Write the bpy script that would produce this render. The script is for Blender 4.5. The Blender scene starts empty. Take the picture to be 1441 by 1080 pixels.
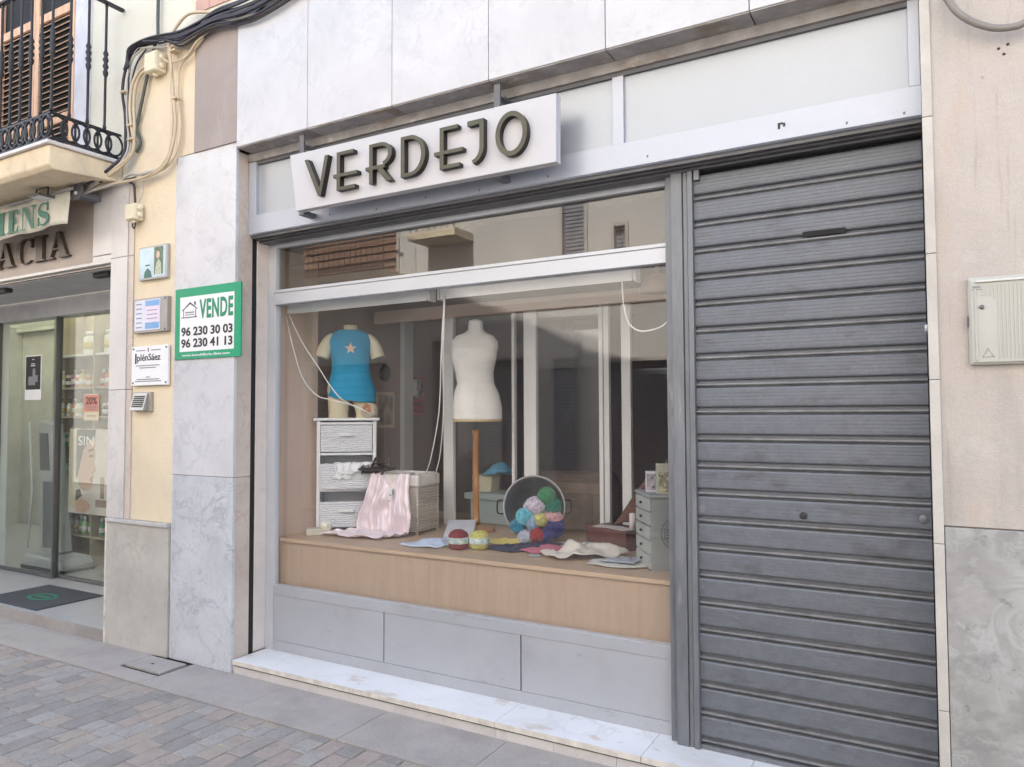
import bpy, bmesh, math, random
from mathutils import Vector, Matrix, noise
random.seed(7)
R = math.radians
S = bpy.context.scene
COL = S.collection

# ---------------------------------------------------------------- camera, sky, sun, exposure
cam_d = bpy.data.cameras.new('camera')
cam = bpy.data.objects.new('camera', cam_d)
COL.objects.link(cam)
YAW, PITCH, ROLL = R(29.687), R(2.397), R(0.2345)
_f = Vector((-math.sin(YAW)*math.cos(PITCH), math.cos(YAW)*math.cos(PITCH), math.sin(PITCH)))
_r = Vector((math.cos(YAW), math.sin(YAW), 0))
_d = _f.cross(_r)
_c, _s = math.cos(ROLL), math.sin(ROLL)
_r2 = _c*_r + _s*_d
_d2 = -_s*_r + _c*_d
cam.matrix_world = Matrix(((_r2.x, -_d2.x, -_f.x, 0), (_r2.y, -_d2.y, -_f.y, -3.36), (_r2.z, -_d2.z, -_f.z, 1.7), (0, 0, 0, 1)))
cam_d.sensor_width = 36
cam_d.lens = 26.03
cam_d.clip_start = 0.05
cam_d.clip_end = 600
S.camera = cam

SUN_EL, SUN_AZ = R(50), R(0)          # the sun stands behind the shop: the facade is in shade, the houses opposite are lit
w = bpy.data.worlds.new('World')
S.world = w
w.use_nodes = True
wn = w.node_tree
bg = wn.nodes['Background']
sky = wn.nodes.new('ShaderNodeTexSky')
sky.sky_type = 'NISHITA'
sky.sun_disc = False
sky.sun_elevation = SUN_EL
sky.sun_rotation = SUN_AZ
sky.dust_density = 2.0
sky.ozone_density = 1.0
wn.links.new(sky.outputs[0], bg.inputs[0])
bg.inputs[1].default_value = 0.15
sun_d = bpy.data.lights.new('sun', 'SUN')
sun_d.energy = 4.2
sun_d.angle = R(0.53)
sun_d.color = (1.0, 0.96, 0.90)
sun = bpy.data.objects.new('sun', sun_d)
COL.objects.link(sun)
sd = Vector((math.sin(SUN_AZ)*math.cos(SUN_EL), math.cos(SUN_AZ)*math.cos(SUN_EL), math.sin(SUN_EL)))
sun.rotation_euler = sd.to_track_quat('Z', 'Y').to_euler()
sun.location = (0, 8, 20)
S.view_settings.view_transform = 'Standard'
S.view_settings.look = 'None'
S.view_settings.gamma = 1
S.view_settings.use_curve_mapping = False
S.view_settings.exposure = 2.27
S.render.engine = 'CYCLES'
S.cycles.use_denoising = True
S.cycles.max_bounces = 10
S.cycles.diffuse_bounces = 5
S.cycles.transparent_max_bounces = 24
S.cycles.sample_clamp_indirect = 6.0

# ---------------------------------------------------------------- helpers: materials
def _new(name):
    m = bpy.data.materials.new(name)
    m.use_nodes = True
    nt = m.node_tree
    return m, nt, nt.nodes['Principled BSDF']

def N(nt, typ, ins=None, **props):
    n = nt.nodes.new(typ)
    for k, v in props.items():
        setattr(n, k, v)
    for k, v in (ins or {}).items():
        if hasattr(v, 'is_linked') or isinstance(v, bpy.types.NodeSocket):
            nt.links.new(v, n.inputs[k])
        else:
            n.inputs[k].default_value = v
    return n

def c4(c, k=1.0):
    return (min(c[0]*k, 1), min(c[1]*k, 1), min(c[2]*k, 1), 1)

def coords(nt, stretch=(1, 1, 1), rnd=True):
    tc = nt.nodes.new('ShaderNodeTexCoord')
    mp = N(nt, 'ShaderNodeMapping', {'Vector': tc.outputs['Object']})
    mp.inputs['Scale'].default_value = stretch
    if rnd:
        oi = nt.nodes.new('ShaderNodeObjectInfo')
        mu = N(nt, 'ShaderNodeMath', {0: oi.outputs['Random'], 1: 37.0}, operation='MULTIPLY')
        cx = N(nt, 'ShaderNodeCombineXYZ', {'X': mu.outputs[0], 'Y': mu.outputs[0], 'Z': mu.outputs[0]})
        nt.links.new(cx.outputs[0], mp.inputs['Location'])
    return mp.outputs[0]

def mixc(nt, fac, a, b, blend='MIX'):
    n = nt.nodes.new('ShaderNodeMix')
    n.data_type = 'RGBA'
    n.blend_type = blend
    for i, v in ((0, fac), (6, a), (7, b)):
        if isinstance(v, bpy.types.NodeSocket):
            nt.links.new(v, n.inputs[i])
        else:
            n.inputs[i].default_value = v
    return n.outputs[2]

def ramp(nt, val, lo, hi):
    n = N(nt, 'ShaderNodeMapRange', {'Value': val, 'From Min': lo, 'From Max': hi, 'To Min': 0.0, 'To Max': 1.0})
    n.interpolation_type = 'SMOOTHSTEP'
    return n.outputs[0]

def mul(nt, a, k):
    return N(nt, 'ShaderNodeMath', {0: a, 1: k}, operation='MULTIPLY').outputs[0]

def M(name, col, rough=.6, metal=0., var=.1, vs=5., bump=0., bs=60., stains=(), spec=.5, stretch=(1, 1, 1), rnd=True, bstretch=None, coat=0., sheen=0., rvar=.0, detail=6, grain=.05):
    """one general procedural material: base colour with cloudy variation, stains of their own shape, fine relief"""
    m, nt, b = _new(name)
    v = coords(nt, stretch, rnd)
    nz = N(nt, 'ShaderNodeTexNoise', {'Vector': v, 'Scale': vs, 'Detail': float(detail), 'Roughness': .62})
    out = mixc(nt, ramp(nt, nz.outputs[0], .28, .72), c4(col, 1-var), c4(col, 1+var))
    for (sc, scale, lo, hi, amt, st) in stains:
        sv = coords(nt, st, rnd)
        sn = N(nt, 'ShaderNodeTexNoise', {'Vector': sv, 'Scale': scale, 'Detail': 7.0, 'Roughness': .65})
        out = mixc(nt, mul(nt, ramp(nt, sn.outputs[0], lo, hi), amt), out, c4(sc))
    if grain:
        gn = N(nt, 'ShaderNodeTexNoise', {'Vector': coords(nt, (1, 1, 1), rnd), 'Scale': 210.0, 'Detail': 3.0, 'Roughness': .7})
        gv = N(nt, 'ShaderNodeMapRange', {'Value': gn.outputs[0], 'From Min': .3, 'From Max': .7, 'To Min': 1-grain, 'To Max': 1+grain})
        gc = N(nt, 'ShaderNodeCombineColor', {0: gv.outputs[0], 1: gv.outputs[0], 2: gv.outputs[0]})
        out = mixc(nt, 1.0, out, gc.outputs[0], 'MULTIPLY')
    nt.links.new(out, b.inputs['Base Color'])
    b.inputs['Roughness'].default_value = rough
    if rvar:
        rn = N(nt, 'ShaderNodeMapRange', {'Value': nz.outputs[0], 'From Min': .3, 'From Max': .7, 'To Min': rough-rvar, 'To Max': rough+rvar})
        nt.links.new(rn.outputs[0], b.inputs['Roughness'])
    b.inputs['Metallic'].default_value = metal
    b.inputs['Specular IOR Level'].default_value = spec
    b.inputs['Coat Weight'].default_value = coat
    if sheen:
        b.inputs['Sheen Weight'].default_value = sheen
    if bump:
        bv = coords(nt, bstretch or stretch, rnd)
        bn = N(nt, 'ShaderNodeTexNoise', {'Vector': bv, 'Scale': bs, 'Detail': 5.0, 'Roughness': .6})
        bp = N(nt, 'ShaderNodeBump', {'Height': bn.outputs[0], 'Strength': bump, 'Distance': .01})
        nt.links.new(bp.outputs[0], b.inputs['Normal'])
    return m

def marble(name, base, vein, scale=2.2, amt=.6, rough=.35, var=.06, width=.035, fine=.35, stains=(), stretch=(1, 1, 1), cell=0.0):
    m, nt, b = _new(name)
    v = coords(nt, stretch)
    big = N(nt, 'ShaderNodeTexNoise', {'Vector': v, 'Scale': scale*.9, 'Detail': 5.0, 'Roughness': .6})
    out = mixc(nt, ramp(nt, big.outputs[0], .3, .7), c4(base, 1-var), c4(base, 1+var))
    def veins(sc, wd, dist, det):
        n1 = N(nt, 'ShaderNodeTexNoise', {'Vector': v, 'Scale': sc, 'Detail': det, 'Roughness': .55, 'Distortion': dist})
        d = N(nt, 'ShaderNodeMath', {0: n1.outputs[0], 1: .5}, operation='SUBTRACT').outputs[0]
        a = N(nt, 'ShaderNodeMath', {0: d}, operation='ABSOLUTE').outputs[0]
        r = ramp(nt, a, wd, 0.0)
        msk = N(nt, 'ShaderNodeTexNoise', {'Vector': v, 'Scale': sc*.7, 'Detail': 2.0})
        return N(nt, 'ShaderNodeMath', {0: r, 1: ramp(nt, msk.outputs[0], .42, .66)}, operation='MULTIPLY').outputs[0]
    out = mixc(nt, mul(nt, veins(scale, width, 1.2, 4.0), amt), out, c4(vein))
    out = mixc(nt, mul(nt, veins(scale*3.1, width*.8, .8, 5.0), amt*fine), out, c4(vein, .9))
    if cell:
        wv = N(nt, 'ShaderNodeTexNoise', {'Vector': v, 'Scale': scale*2, 'Detail': 3.0})
        add = mixc(nt, .22, v, wv.outputs['Color'], 'ADD')
        vo = N(nt, 'ShaderNodeTexVoronoi', {'Vector': add, 'Scale': scale*3.2}, feature='DISTANCE_TO_EDGE')
        out = mixc(nt, mul(nt, ramp(nt, vo.outputs['Distance'], .045, .0), cell), out, c4(vein))
    for (sc, scl, lo, hi, am, st) in stains:
        sv = coords(nt, st)
        sn = N(nt, 'ShaderNodeTexNoise', {'Vector': sv, 'Scale': scl, 'Detail': 6.0, 'Roughness': .65})
        out = mixc(nt, mul(nt, ramp(nt, sn.outputs[0], lo, hi), am), out, c4(sc))
    nt.links.new(out, b.inputs['Base Color'])
    b.inputs['Roughness'].default_value = rough
    return m

def glass_mat(name, tint=(1, 1, 1), k=1.0, dust_haze=.012):
    """thin pane: mirror part by Schlick on |cos|, the rest goes straight through"""
    m = bpy.data.materials.new(name)
    m.use_nodes = True
    nt = m.node_tree
    nt.nodes.clear()
    g = nt.nodes.new('ShaderNodeNewGeometry')
    dt = N(nt, 'ShaderNodeVectorMath', {0: g.outputs['Normal'], 1: g.outputs['Incoming']}, operation='DOT_PRODUCT')
    ab = N(nt, 'ShaderNodeMath', {0: dt.outputs['Value']}, operation='ABSOLUTE')
    om = N(nt, 'ShaderNodeMath', {0: 1.0, 1: ab.outputs[0]}, operation='SUBTRACT')
    pw = N(nt, 'ShaderNodeMath', {0: om.outputs[0], 1: 5.0}, operation='POWER')
    fr = N(nt, 'ShaderNodeMath', {0: pw.outputs[0], 1: .957, 2: .043}, operation='MULTIPLY_ADD')
    fk = N(nt, 'ShaderNodeMath', {0: fr.outputs[0], 1: k}, operation='MULTIPLY')
    tr = N(nt, 'ShaderNodeBsdfTransparent', {'Color': c4(tint)})
    gl = N(nt, 'ShaderNodeBsdfGlossy', {'Color': (1, 1, 1, 1), 'Roughness': .006})
    mx = N(nt, 'ShaderNodeMixShader', {0: fk.outputs[0], 1: tr.outputs[0], 2: gl.outputs[0]})
    # thin dust film with wiped smears, also painted haze lifting the dark interior
    v = coords(nt, (1, 1, .5))
    dn = N(nt, 'ShaderNodeTexNoise', {'Vector': v, 'Scale': 3.0, 'Detail': 8.0, 'Roughness': .7, 'Distortion': .8})
    df = N(nt, 'ShaderNodeMapRange', {'Value': dn.outputs[0], 'From Min': .35, 'From Max': .7, 'To Min': dust_haze*.6, 'To Max': dust_haze*1.5})
    di = N(nt, 'ShaderNodeBsdfDiffuse', {'Color': (.62, .60, .57, 1)})
    m2 = N(nt, 'ShaderNodeMixShader', {0: df.outputs[0], 1: mx.outputs[0], 2: di.outputs[0]})
    o = nt.nodes.new('ShaderNodeOutputMaterial')
    nt.links.new(m2.outputs[0], o.inputs[0])
    return m

def stripes_mat(name, c1, c2, scale, axis='Z', rough=.7, bump=.3, noise_amt=1.2, sharp=(.35, .65), metal=0.):
    """wave banded material (wood grain, wicker strands, wound yarn)"""
    m, nt, b = _new(name)
    v = coords(nt)
    wv = N(nt, 'ShaderNodeTexWave', {'Vector': v, 'Scale': scale, 'Distortion': noise_amt, 'Detail': 3.0, 'Detail Scale': 2.0}, bands_direction=axis)
    out = mixc(nt, ramp(nt, wv.outputs['Fac'], *sharp), c4(c1), c4(c2))
    nt.links.new(out, b.inputs['Base Color'])
    b.inputs['Roughness'].default_value = rough
    b.inputs['Metallic'].default_value = metal
    if bump:
        bp = N(nt, 'ShaderNodeBump', {'Height': wv.outputs['Fac'], 'Strength': bump, 'Distance': .004})
        nt.links.new(bp.outputs[0], b.inputs['Normal'])
    return m

# ---------------------------------------------------------------- helpers: geometry
OFF = {}
class MB:
    def __init__(self):
        self.v, self.f, self.s, self.m, self.cur = [], [], [], [], 0
    def add(self, vs, fs, smooth=False):
        n = len(self.v)
        self.v += [tuple(p) for p in vs]
        for f in fs:
            self.f.append([i+n for i in f]); self.s.append(smooth); self.m.append(self.cur)
        return self
    def mat(self, i):
        self.cur = i
        return self
    def box(self, x0, x1, y0, y1, z0, z1, T=None):
        vs = [Vector((x, y, z)) for z in (z0, z1) for y in (y0, y1) for x in (x0, x1)]
        if T is not None:
            vs = [T @ p for p in vs]
        return self.add(vs, [(0, 2, 3, 1), (4, 5, 7, 6), (0, 1, 5, 4), (2, 6, 7, 3), (0, 4, 6, 2), (1, 3, 7, 5)])
    def prism(self, poly, axis, a, b, T=None, smooth=False):
        n = len(poly)
        def P(p, t):
            q = {'y': (p[0], t, p[1]), 'x': (t, p[0], p[1]), 'z': (p[0], p[1], t)}[axis]
            return T @ Vector(q) if T is not None else q
        vs = [P(p, a) for p in poly] + [P(p, b) for p in poly]
        self.add(vs, [list(range(n)), list(range(2*n-1, n-1, -1))])
        self.add([], [])
        base = len(self.v)-2*n
        for i in range(n):
            j = (i+1) % n
            self.f.append([base+i, base+n+i, base+n+j, base+j]); self.s.append(smooth); self.m.append(self.cur)
        return self
    def tube(self, path, r, seg=8, closed=False):
        P = [Vector(p) for p in path]
        n = len(P)
        vs, fs = [], []
        rr = r if isinstance(r, (list, tuple)) else [r]*n
        prev = None
        for i in range(n):
            t = (P[(i+1) % n]-P[i-1]) if closed else (P[min(i+1, n-1)]-P[max(i-1, 0)])
            t = t.normalized() if t.length > 1e-9 else Vector((0, 0, 1))
            if prev is None:
                u = t.orthogonal().normalized()
            else:
                u = (prev - t*prev.dot(t))
                u = u.normalized() if u.length > 1e-6 else t.orthogonal().normalized()
            prev = u
            w_ = t.cross(u)
            for k in range(seg):
                a = 2*math.pi*k/seg
                vs.append(P[i]+(u*math.cos(a)+w_*math.sin(a))*rr[i])
        for i in range(n if closed else n-1):
            j = (i+1) % n
            for k in range(seg):
                l = (k+1) % seg
                fs.append((i*seg+k, i*seg+l, j*seg+l, j*seg+k))
        if not closed:
            fs.append(list(range(seg-1, -1, -1)))
            fs.append([(n-1)*seg+k for k in range(seg)])
        return self.add(vs, fs, True)
    def lathe(self, prof, cx=0, cy=0, seg=24, sx=1., sy=1., T=None, smooth=True):
        vs, fs = [], []
        for (r, z) in prof:
            for k in range(seg):
                a = 2*math.pi*k/seg
                p = Vector((cx+r*sx*math.cos(a), cy+r*sy*math.sin(a), z))
                vs.append(T @ p if T is not None else p)
        for i in range(len(prof)-1):
            for k in range(seg):
                l = (k+1) % seg
                fs.append((i*seg+k, i*seg+l, (i+1)*seg+l, (i+1)*seg+k))
        fs.append(list(range(seg-1, -1, -1)))
        fs.append([(len(prof)-1)*seg+k for k in range(seg)])
        return self.add(vs, fs, smooth)
    def grid(self, fn, nu, nv, cu=False, smooth=True):
        vs = [fn(i/(nu if cu else nu-1), j/(nv-1)) for j in range(nv) for i in range(nu)]
        fs = []
        for j in range(nv-1):
            for i in range(nu if cu else nu-1):
                k = (i+1) % nu
                fs.append((j*nu+i, j*nu+k, (j+1)*nu+k, (j+1)*nu+i))
        return self.add(vs, fs, smooth)
    def ball(self, c, r, nu=20, nv=12, sx=1, sy=1, sz=1, ridge=0, T=None):
        c = Vector(c)
        def fn(u, v):
            a, e = 2*math.pi*u, math.pi*(v-.5)
            d = Vector((math.cos(e)*math.cos(a), math.cos(e)*math.sin(a), math.sin(e)))
            k = 1+ridge*noise.noise(d*3)
            p = Vector((d.x*r*sx*k, d.y*r*sy*k, d.z*r*sz*k))
            return (T @ p if T is not None else p)+c
        return self.grid(fn, nu, nv, True)
    def build(self, name, mats, parent=None, bev=0, label=None, kind=None, solid=0, off=None, recalc=True, autosm=False):
        me = bpy.data.meshes.new(name)
        o = off if off is not None else (OFF.get(parent.name, Vector((0, 0, 0))) if parent else Vector((0, 0, 0)))
        me.from_pydata([(p[0]-o[0], p[1]-o[1], p[2]-o[2]) for p in self.v], [], self.f)
        for mm in (mats if isinstance(mats, (list, tuple)) else [mats]):
            me.materials.append(mm)
        me.polygons.foreach_set('use_smooth', self.s)
        me.polygons.foreach_set('material_index', self.m)
        if recalc:
            bm = bmesh.new(); bm.from_mesh(me)
            bmesh.ops.recalc_face_normals(bm, faces=bm.faces)
            bm.to_mesh(me); bm.free()
        ob = bpy.data.objects.new(name, me)
        COL.objects.link(ob)
        if parent:
            ob.parent = parent
        OFF[ob.name] = Vector(o)
        if solid:
            md = ob.modifiers.new('solidify', 'SOLIDIFY'); md.thickness = solid; md.offset = 1
        if bev:
            md = ob.modifiers.new('bevel', 'BEVEL'); md.width = bev; md.segments = 2; md.limit_method = 'ANGLE'; md.angle_limit = R(40)
        if label: ob['label'] = label
        if kind: ob['kind'] = kind
        return ob

def thing(name, label, cat, loc=(0, 0, 0), rot=0., group=None, local=False):
    o = bpy.data.objects.new(name, None)
    COL.objects.link(o)
    o.empty_display_size = .1
    o.location = loc
    o.rotation_euler = (0, 0, rot)
    o['label'] = label; o['category'] = cat
    if group: o['group'] = group
    OFF[o.name] = Vector((0, 0, 0)) if (local or rot) else Vector(loc)
    return o

def tag(o, label, cat, group=None):
    o['label'] = label; o['category'] = cat
    if group: o['group'] = group
    return o

def empty_part(name, parent):
    o = bpy.data.objects.new(name, None)
    COL.objects.link(o); o.parent = parent; o.empty_display_size = .1
    OFF[o.name] = OFF[parent.name]
    return o

def dup(root, loc, rot=None, label=None, group=None):
    r = root.copy(); COL.objects.link(r); r.location = loc
    if rot is not None: r.rotation_euler = (0, 0, rot)
    if label: r['label'] = label
    if group: r['group'] = group
    for ch in list(root.children):
        c = ch.copy(); COL.objects.link(c); c.parent = r
        for g in ch.children:
            d = g.copy(); COL.objects.link(d); d.parent = c
    return r

def smooth_path(pts, n=6):
    P = [Vector(p) for p in pts]
    out = []
    for i in range(len(P)-1):
        p0, p1, p2, p3 = P[max(i-1, 0)], P[i], P[i+1], P[min(i+2, len(P)-1)]
        for k in range(n):
            t = k/n
            out.append(.5*((2*p1)+(p2-p0)*t+(2*p0-5*p1+4*p2-p3)*t*t+(-p0+3*p1-3*p2+p3)*t**3))
    out.append(P[-1])
    return out

def text(name, body, mat, parent, x0, x1, z0, z1, y, depth=.0015, bold=0., label=None, T=None, spacing=1.):
    """flat lettering fitted into x0..x1, z0..z1 on a plane facing the street (T: extra local transform)"""
    cu = bpy.data.curves.new(name, 'FONT')
    cu.body = body
    cu.offset = bold
    cu.space_character = spacing
    cu.extrude = .01
    cu.resolution_u = 3
    tmp = bpy.data.objects.new(name+'_src', cu)
    COL.objects.link(tmp)
    bpy.context.view_layer.update()
    me = bpy.data.meshes.new_from_object(tmp.evaluated_get(bpy.context.evaluated_depsgraph_get()))
    bpy.data.objects.remove(tmp); bpy.data.curves.remove(cu)
    xs = [v.co.x for v in me.vertices]; ys = [v.co.y for v in me.vertices]; zs = [v.co.z for v in me.vertices]
    ax, bx, ay, by, az, bz = min(xs), max(xs), min(ys), max(ys), min(zs), max(zs)
    o = OFF.get(parent.name, Vector((0, 0, 0)))
    for v in me.vertices:
        p = Vector((x0+(v.co.x-ax)/(bx-ax)*(x1-x0), y-depth*(v.co.z-az)/(bz-az), z0+(v.co.y-ay)/(by-ay)*(z1-z0)))
        if T is not None: p = T @ p
        v.co = p-o
    me.name = name
    me.materials.clear(); me.materials.append(mat)
    ob = bpy.data.objects.new(name, me)
    COL.objects.link(ob); ob.parent = parent
    OFF[ob.name] = Vector(o)
    if label: ob['label'] = label
    return ob

def arc(cx, cz, rx, rz, a0, a1, n=16):
    return [(cx+rx*math.cos(R(a0+(a1-a0)*i/n)), cz+rz*math.sin(R(a0+(a1-a0)*i/n))) for i in range(n+1)]

def band(outer, inner):
    return outer+inner[::-1]

def serif_glyph(ch):
    """high-contrast serif capitals as polygons in a unit box (x 0..w, z 0..1)"""
    st, th, sf = .24, .06, .06
    if ch == 'I':
        return .40, [[(.08, 0), (.32, 0), (.32, 1), (.08, 1)], [(0, 0), (.40, 0), (.40, sf), (0, sf)], [(0, 1-sf), (.40, 1-sf), (.40, 1), (0, 1)]]
    if ch == 'E':
        return .66, [[(.08, 0), (.08+st, 0), (.08+st, 1), (.08, 1)], [(0, 0), (.62, 0), (.66, .28), (.62, .28), (.50, sf), (0, sf)],
                     [(0, 1), (.60, 1), (.63, .74), (.59, .74), (.48, 1-sf), (0, 1-sf)], [(.3, .48), (.44, .48), (.48, .36), (.52, .36), (.52, .68), (.48, .68), (.44, .54), (.3, .54)]]
    if ch == 'N':
        return .82, [[(.10, 0), (.16, 0), (.16, 1), (.10, 1)], [(.66, 0), (.72, 0), (.72, 1), (.66, 1)], [(.02, 1), (.30, 1), (.72, .0), (.60, .0), (.12, .95)],
                     [(0, 0), (.26, 0), (.26, sf), (0, sf)], [(.56, 1-sf), (.82, 1-sf), (.82, 1), (.56, 1)]]
    if ch == 'S':
        o, i = [], []
        for k in range(25):
            t = k/24
            if t < .5:
                a = R(20+250*(t/.5)); c = (.30, .735); rx, rz = .22, .22
                p = (c[0]+rx*math.cos(a), c[1]+rz*math.sin(a))
            else:
                a = R(90-250*((t-.5)/.5)); c = (.30, .265); rx, rz = .24, .22
                p = (c[0]+rx*math.cos(a), c[1]+rz*math.sin(a))
            wd = .03+.10*math.exp(-((t-.5)/.16)**2)
            q = t
            o.append((p, wd))
        L, Rr = [], []
        for k in range(len(o)):
            p, wd = o[k]
            a, b = o[max(k-1, 0)][0], o[min(k+1, len(o)-1)][0]
            d = Vector((b[0]-a[0], b[1]-a[1])); d = d.normalized() if d.length else Vector((1, 0))
            L.append((p[0]-d.y*wd, p[1]+d.x*wd)); Rr.append((p[0]+d.y*wd, p[1]-d.x*wd))
        quads = [[L[k], L[k+1], Rr[k+1], Rr[k]] for k in range(len(L)-1)]
        return .60, quads+[[(.50, .62), (.55, .62), (.55, .98), (.51, .98)], [(.05, .02), (.09, .02), (.10, .38), (.05, .38)]]
    if ch == 'A':
        return .86, [[(.12, .03), (.17, .03), (.44, .88), (.40, 1)], [(.36, 1), (.50, 1), (.80, .03), (.54, .03)], [(.24, .32), (.60, .32), (.60, .38), (.26, .38)],
                     [(0, 0), (.27, 0), (.27, sf), (0, sf)], [(.48, 0), (.86, 0), (.86, sf), (.48, sf)]]
    if ch == 'C':
        qs = []
        for k in range(20):
            a0, a1 = 48+264*k/20, 48+264*(k+1)/20
            def pt(a, rr):
                th_ = .05+.17*max(0, -math.cos(R(a)))
                return (.42+(.42-rr*th_)*math.cos(R(a)), .5+(.5-rr*th_*.35)*math.sin(R(a)))
            qs.append([pt(a0, 0), pt(a1, 0), pt(a1, 1), pt(a0, 1)])
        return .78, qs+[[(.66, .62), (.71, .62), (.72, .98), (.68, .98)]]

# ---------------------------------------------------------------- materials
WHITE_MARBLE = marble('white_marble', (.555, .557, .572), (.43, .435, .46), 2.4, .4, .28, .06, .05, .8, stains=[((.52, .46, .40), 1.2, .55, .72, .5, (1.5, 1, .35)), ((.42, .42, .45), 3, .56, .72, .4, (1, 1, 1))])
SILL_MARBLE = marble('sill_marble', (.74, .75, .755), (.55, .55, .55), 1.6, .5, .3, .06, .04, .4, stains=[((.52, .43, .33), 2.6, .58, .66, .6, (1, 2, 1)), ((.42, .38, .34), 11, .62, .70, .55, (1, 1, 1)), ((.60, .55, .48), 1.2, .5, .7, .5, (1, 3, 1))])
EDGE_STONE = M('edge_stone', (.66, .61, .535), .7, var=.15, vs=14, bump=.5, bs=50, stains=[((.42, .36, .3), 9, .58, .7, .5, (1, 1, 1))])
PILLAR_TOP = marble('pillar_marble_upper', (.60, .602, .62), (.45, .455, .49), 3.2, .5, .22, .06, .045, .9, stains=[((.50, .48, .46), 3, .55, .72, .4, (1, 1, 1))])
PILLAR_LOW = marble('pillar_marble_lower', (.56, .572, .605), (.36, .375, .42), 3.4, .65, .22, .09, .05, .9, cell=.22, stains=[((.50, .49, .43), 1.6, .57, .68, .5, (1, 1, .8))])
REVEAL_MARBLE = marble('reveal_marble', (.57, .49, .425), (.47, .36, .29), 2.6, .65, .3, .08, .03, .6, cell=.18)
JAMB_MARBLE = marble('jamb_marble', (.60, .57, .55), (.47, .44, .43), 2.5, .5, .3, .06, .04, .4)
PLINTH_LEFT = marble('plinth_marble_buff', (.49, .465, .425), (.36, .35, .31), 3.2, .55, .4, .10, .05, .7, stains=[((.36, .34, .29), 2.2, .52, .72, .4, (1, 1, 1))])
PLINTH_RIGHT = marble('plinth_marble_grey', (.35, .345, .33), (.46, .46, .45), 4.5, .95, .35, .14, .07, .9, stains=[((.24, .238, .23), 6.0, .50, .66, .5, (1, 1, 1.8)), ((.44, .44, .43), 19, .56, .64, .5, (1, 1, 1.5)), ((.16, .16, .155), 17, .60, .66, .5, (1, 1, 1))])
CREAM = M('cream_plaster', (.74, .63, .46), .9, var=.07, vs=2, bump=.35, bs=35, stains=[((.50, .42, .30), 5, .60, .72, .5, (1, 1, .6)), ((.72, .64, .50), 1.6, .55, .7, .5, (1, 1, 1))])
CREAM_UP = M('pale_cream_plaster', (.70, .68, .575), .9, var=.05, vs=1.5, bump=.25, bs=30, stains=[((.48, .45, .37), 2.5, .56, .75, .4, (2, 1, .4))])
CREAM_SLAB = M('balcony_plaster', (.72, .60, .42), .9, var=.10, vs=4, bump=.4, bs=30, stains=[((.46, .40, .31), 5, .56, .72, .5, (1, 1, 1))])
TAUPE = M('taupe_plaster', (.36, .31, .285), .9, var=.07, vs=3, bump=.2, bs=40, stains=[((.46, .41, .38), 3, .55, .7, .4, (2, 1, .5))])
BUFF_PANEL = M('buff_stone_panel', (.40, .335, .29), .55, var=.06, vs=6, bump=.05)
PINK_PLASTER = M('pink_plaster', (.50, .45, .405), .92, grain=.09, var=.06, vs=1.8, bump=.35, bs=28, stains=[((.36, .335, .31), 1.5, .52, .70, .65, (1.8, 1, .35)), ((.50, .40, .33), 3.0, .56, .70, .5, (2.5, 1, .35)), ((.36, .31, .27), 3.5, .60, .70, .55, (7, 1, .3)), ((.34, .27, .22), 16, .68, .73, .6, (1, 1, 1)), ((.58, .56, .53), 4, .58, .72, .5, (1, 1, 1))])
WALL_OPP = M('opposite_render', (.56, .53, .49), .9, var=.07, vs=.8, bump=.2, bs=12, stains=[((.42, .38, .33), .9, .56, .75, .4, (1.5, 1, .3))])
WALL_OPP2 = M('opposite_render_grey', (.55, .53, .49), .9, var=.07, vs=.8, bump=.2, bs=12)
DIRTY = M('dirty_soffit', (.37, .345, .325), .9, var=.2, vs=6, bump=.5, bs=30, stains=[((.24, .17, .12), 4, .52, .66, .75, (.5, 1, 1)), ((.62, .58, .54), 9, .6, .7, .6, (1, 1, 1))])
ALU = M('anodised_aluminium', (.56, .575, .605), .42, metal=.25, var=.04, vs=3, stretch=(.4, 1, 1.2), rvar=.05, stains=[((.42, .36, .30), 7, .66, .76, .4, (1, 1, 1))])
ALU_BAND = M('band_aluminium', (.45, .475, .53), .38, metal=.3, var=.04, vs=2, rvar=.06, stains=[((.36, .29, .23), 10, .665, .74, .6, (.5, 1, 1))])
ALU_PANEL = M('panel_aluminium', (.40, .425, .455), .34, metal=.3, var=.05, vs=1.2, rvar=.05, stains=[((.50, .45, .40), 1.0, .56, .74, .35, (.6, 1, 1.5))])
KICK = M('kick_panel_aluminium', (.45, .46, .485), .45, metal=.25, var=.05, vs=1.1, rvar=.06, stains=[((.34, .32, .31), 1.4, .50, .72, .45, (1, 1, .8)), ((.27, .25, .235), 9, .62, .72, .5, (.5, 1, 1.6)), ((.48, .49, .51), 5, .6, .72, .4, (.4, 1, 2)), ((.2, .19, .18), 60, .70, .74, .6, (1, 1, 1))])
GALV = M('galvanised_post', (.195, .205, .22), .5, metal=.35, var=.16, vs=7, stretch=(3, 3, .6), stains=[((.34, .33, .31), 6, .60, .70, .6, (3, 3, .5)), ((.10, .10, .11), 5, .62, .72, .5, (2, 2, .7))], rvar=.1)
SLAT = M('shutter_steel', (.160, .172, .193), .52, metal=.2, var=.10, vs=22, stretch=(1, 1, 1.1), bump=.10, bs=60, grain=.12, stains=[((.20, .205, .21), 55, .56, .66, .7, (1, 1, 1)), ((.07, .065, .06), 3.2, .55, .72, .55, (1, 1, 2.5)), ((.15, .115, .09), 7, .63, .72, .55, (1, 1, 2))], rvar=.1)
BEAD = M('shutter_bead', (.205, .207, .212), .5, metal=.2, var=.25, vs=9, stains=[((.16, .105, .08), 5, .60, .70, .6, (1, 1, 1))])
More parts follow.
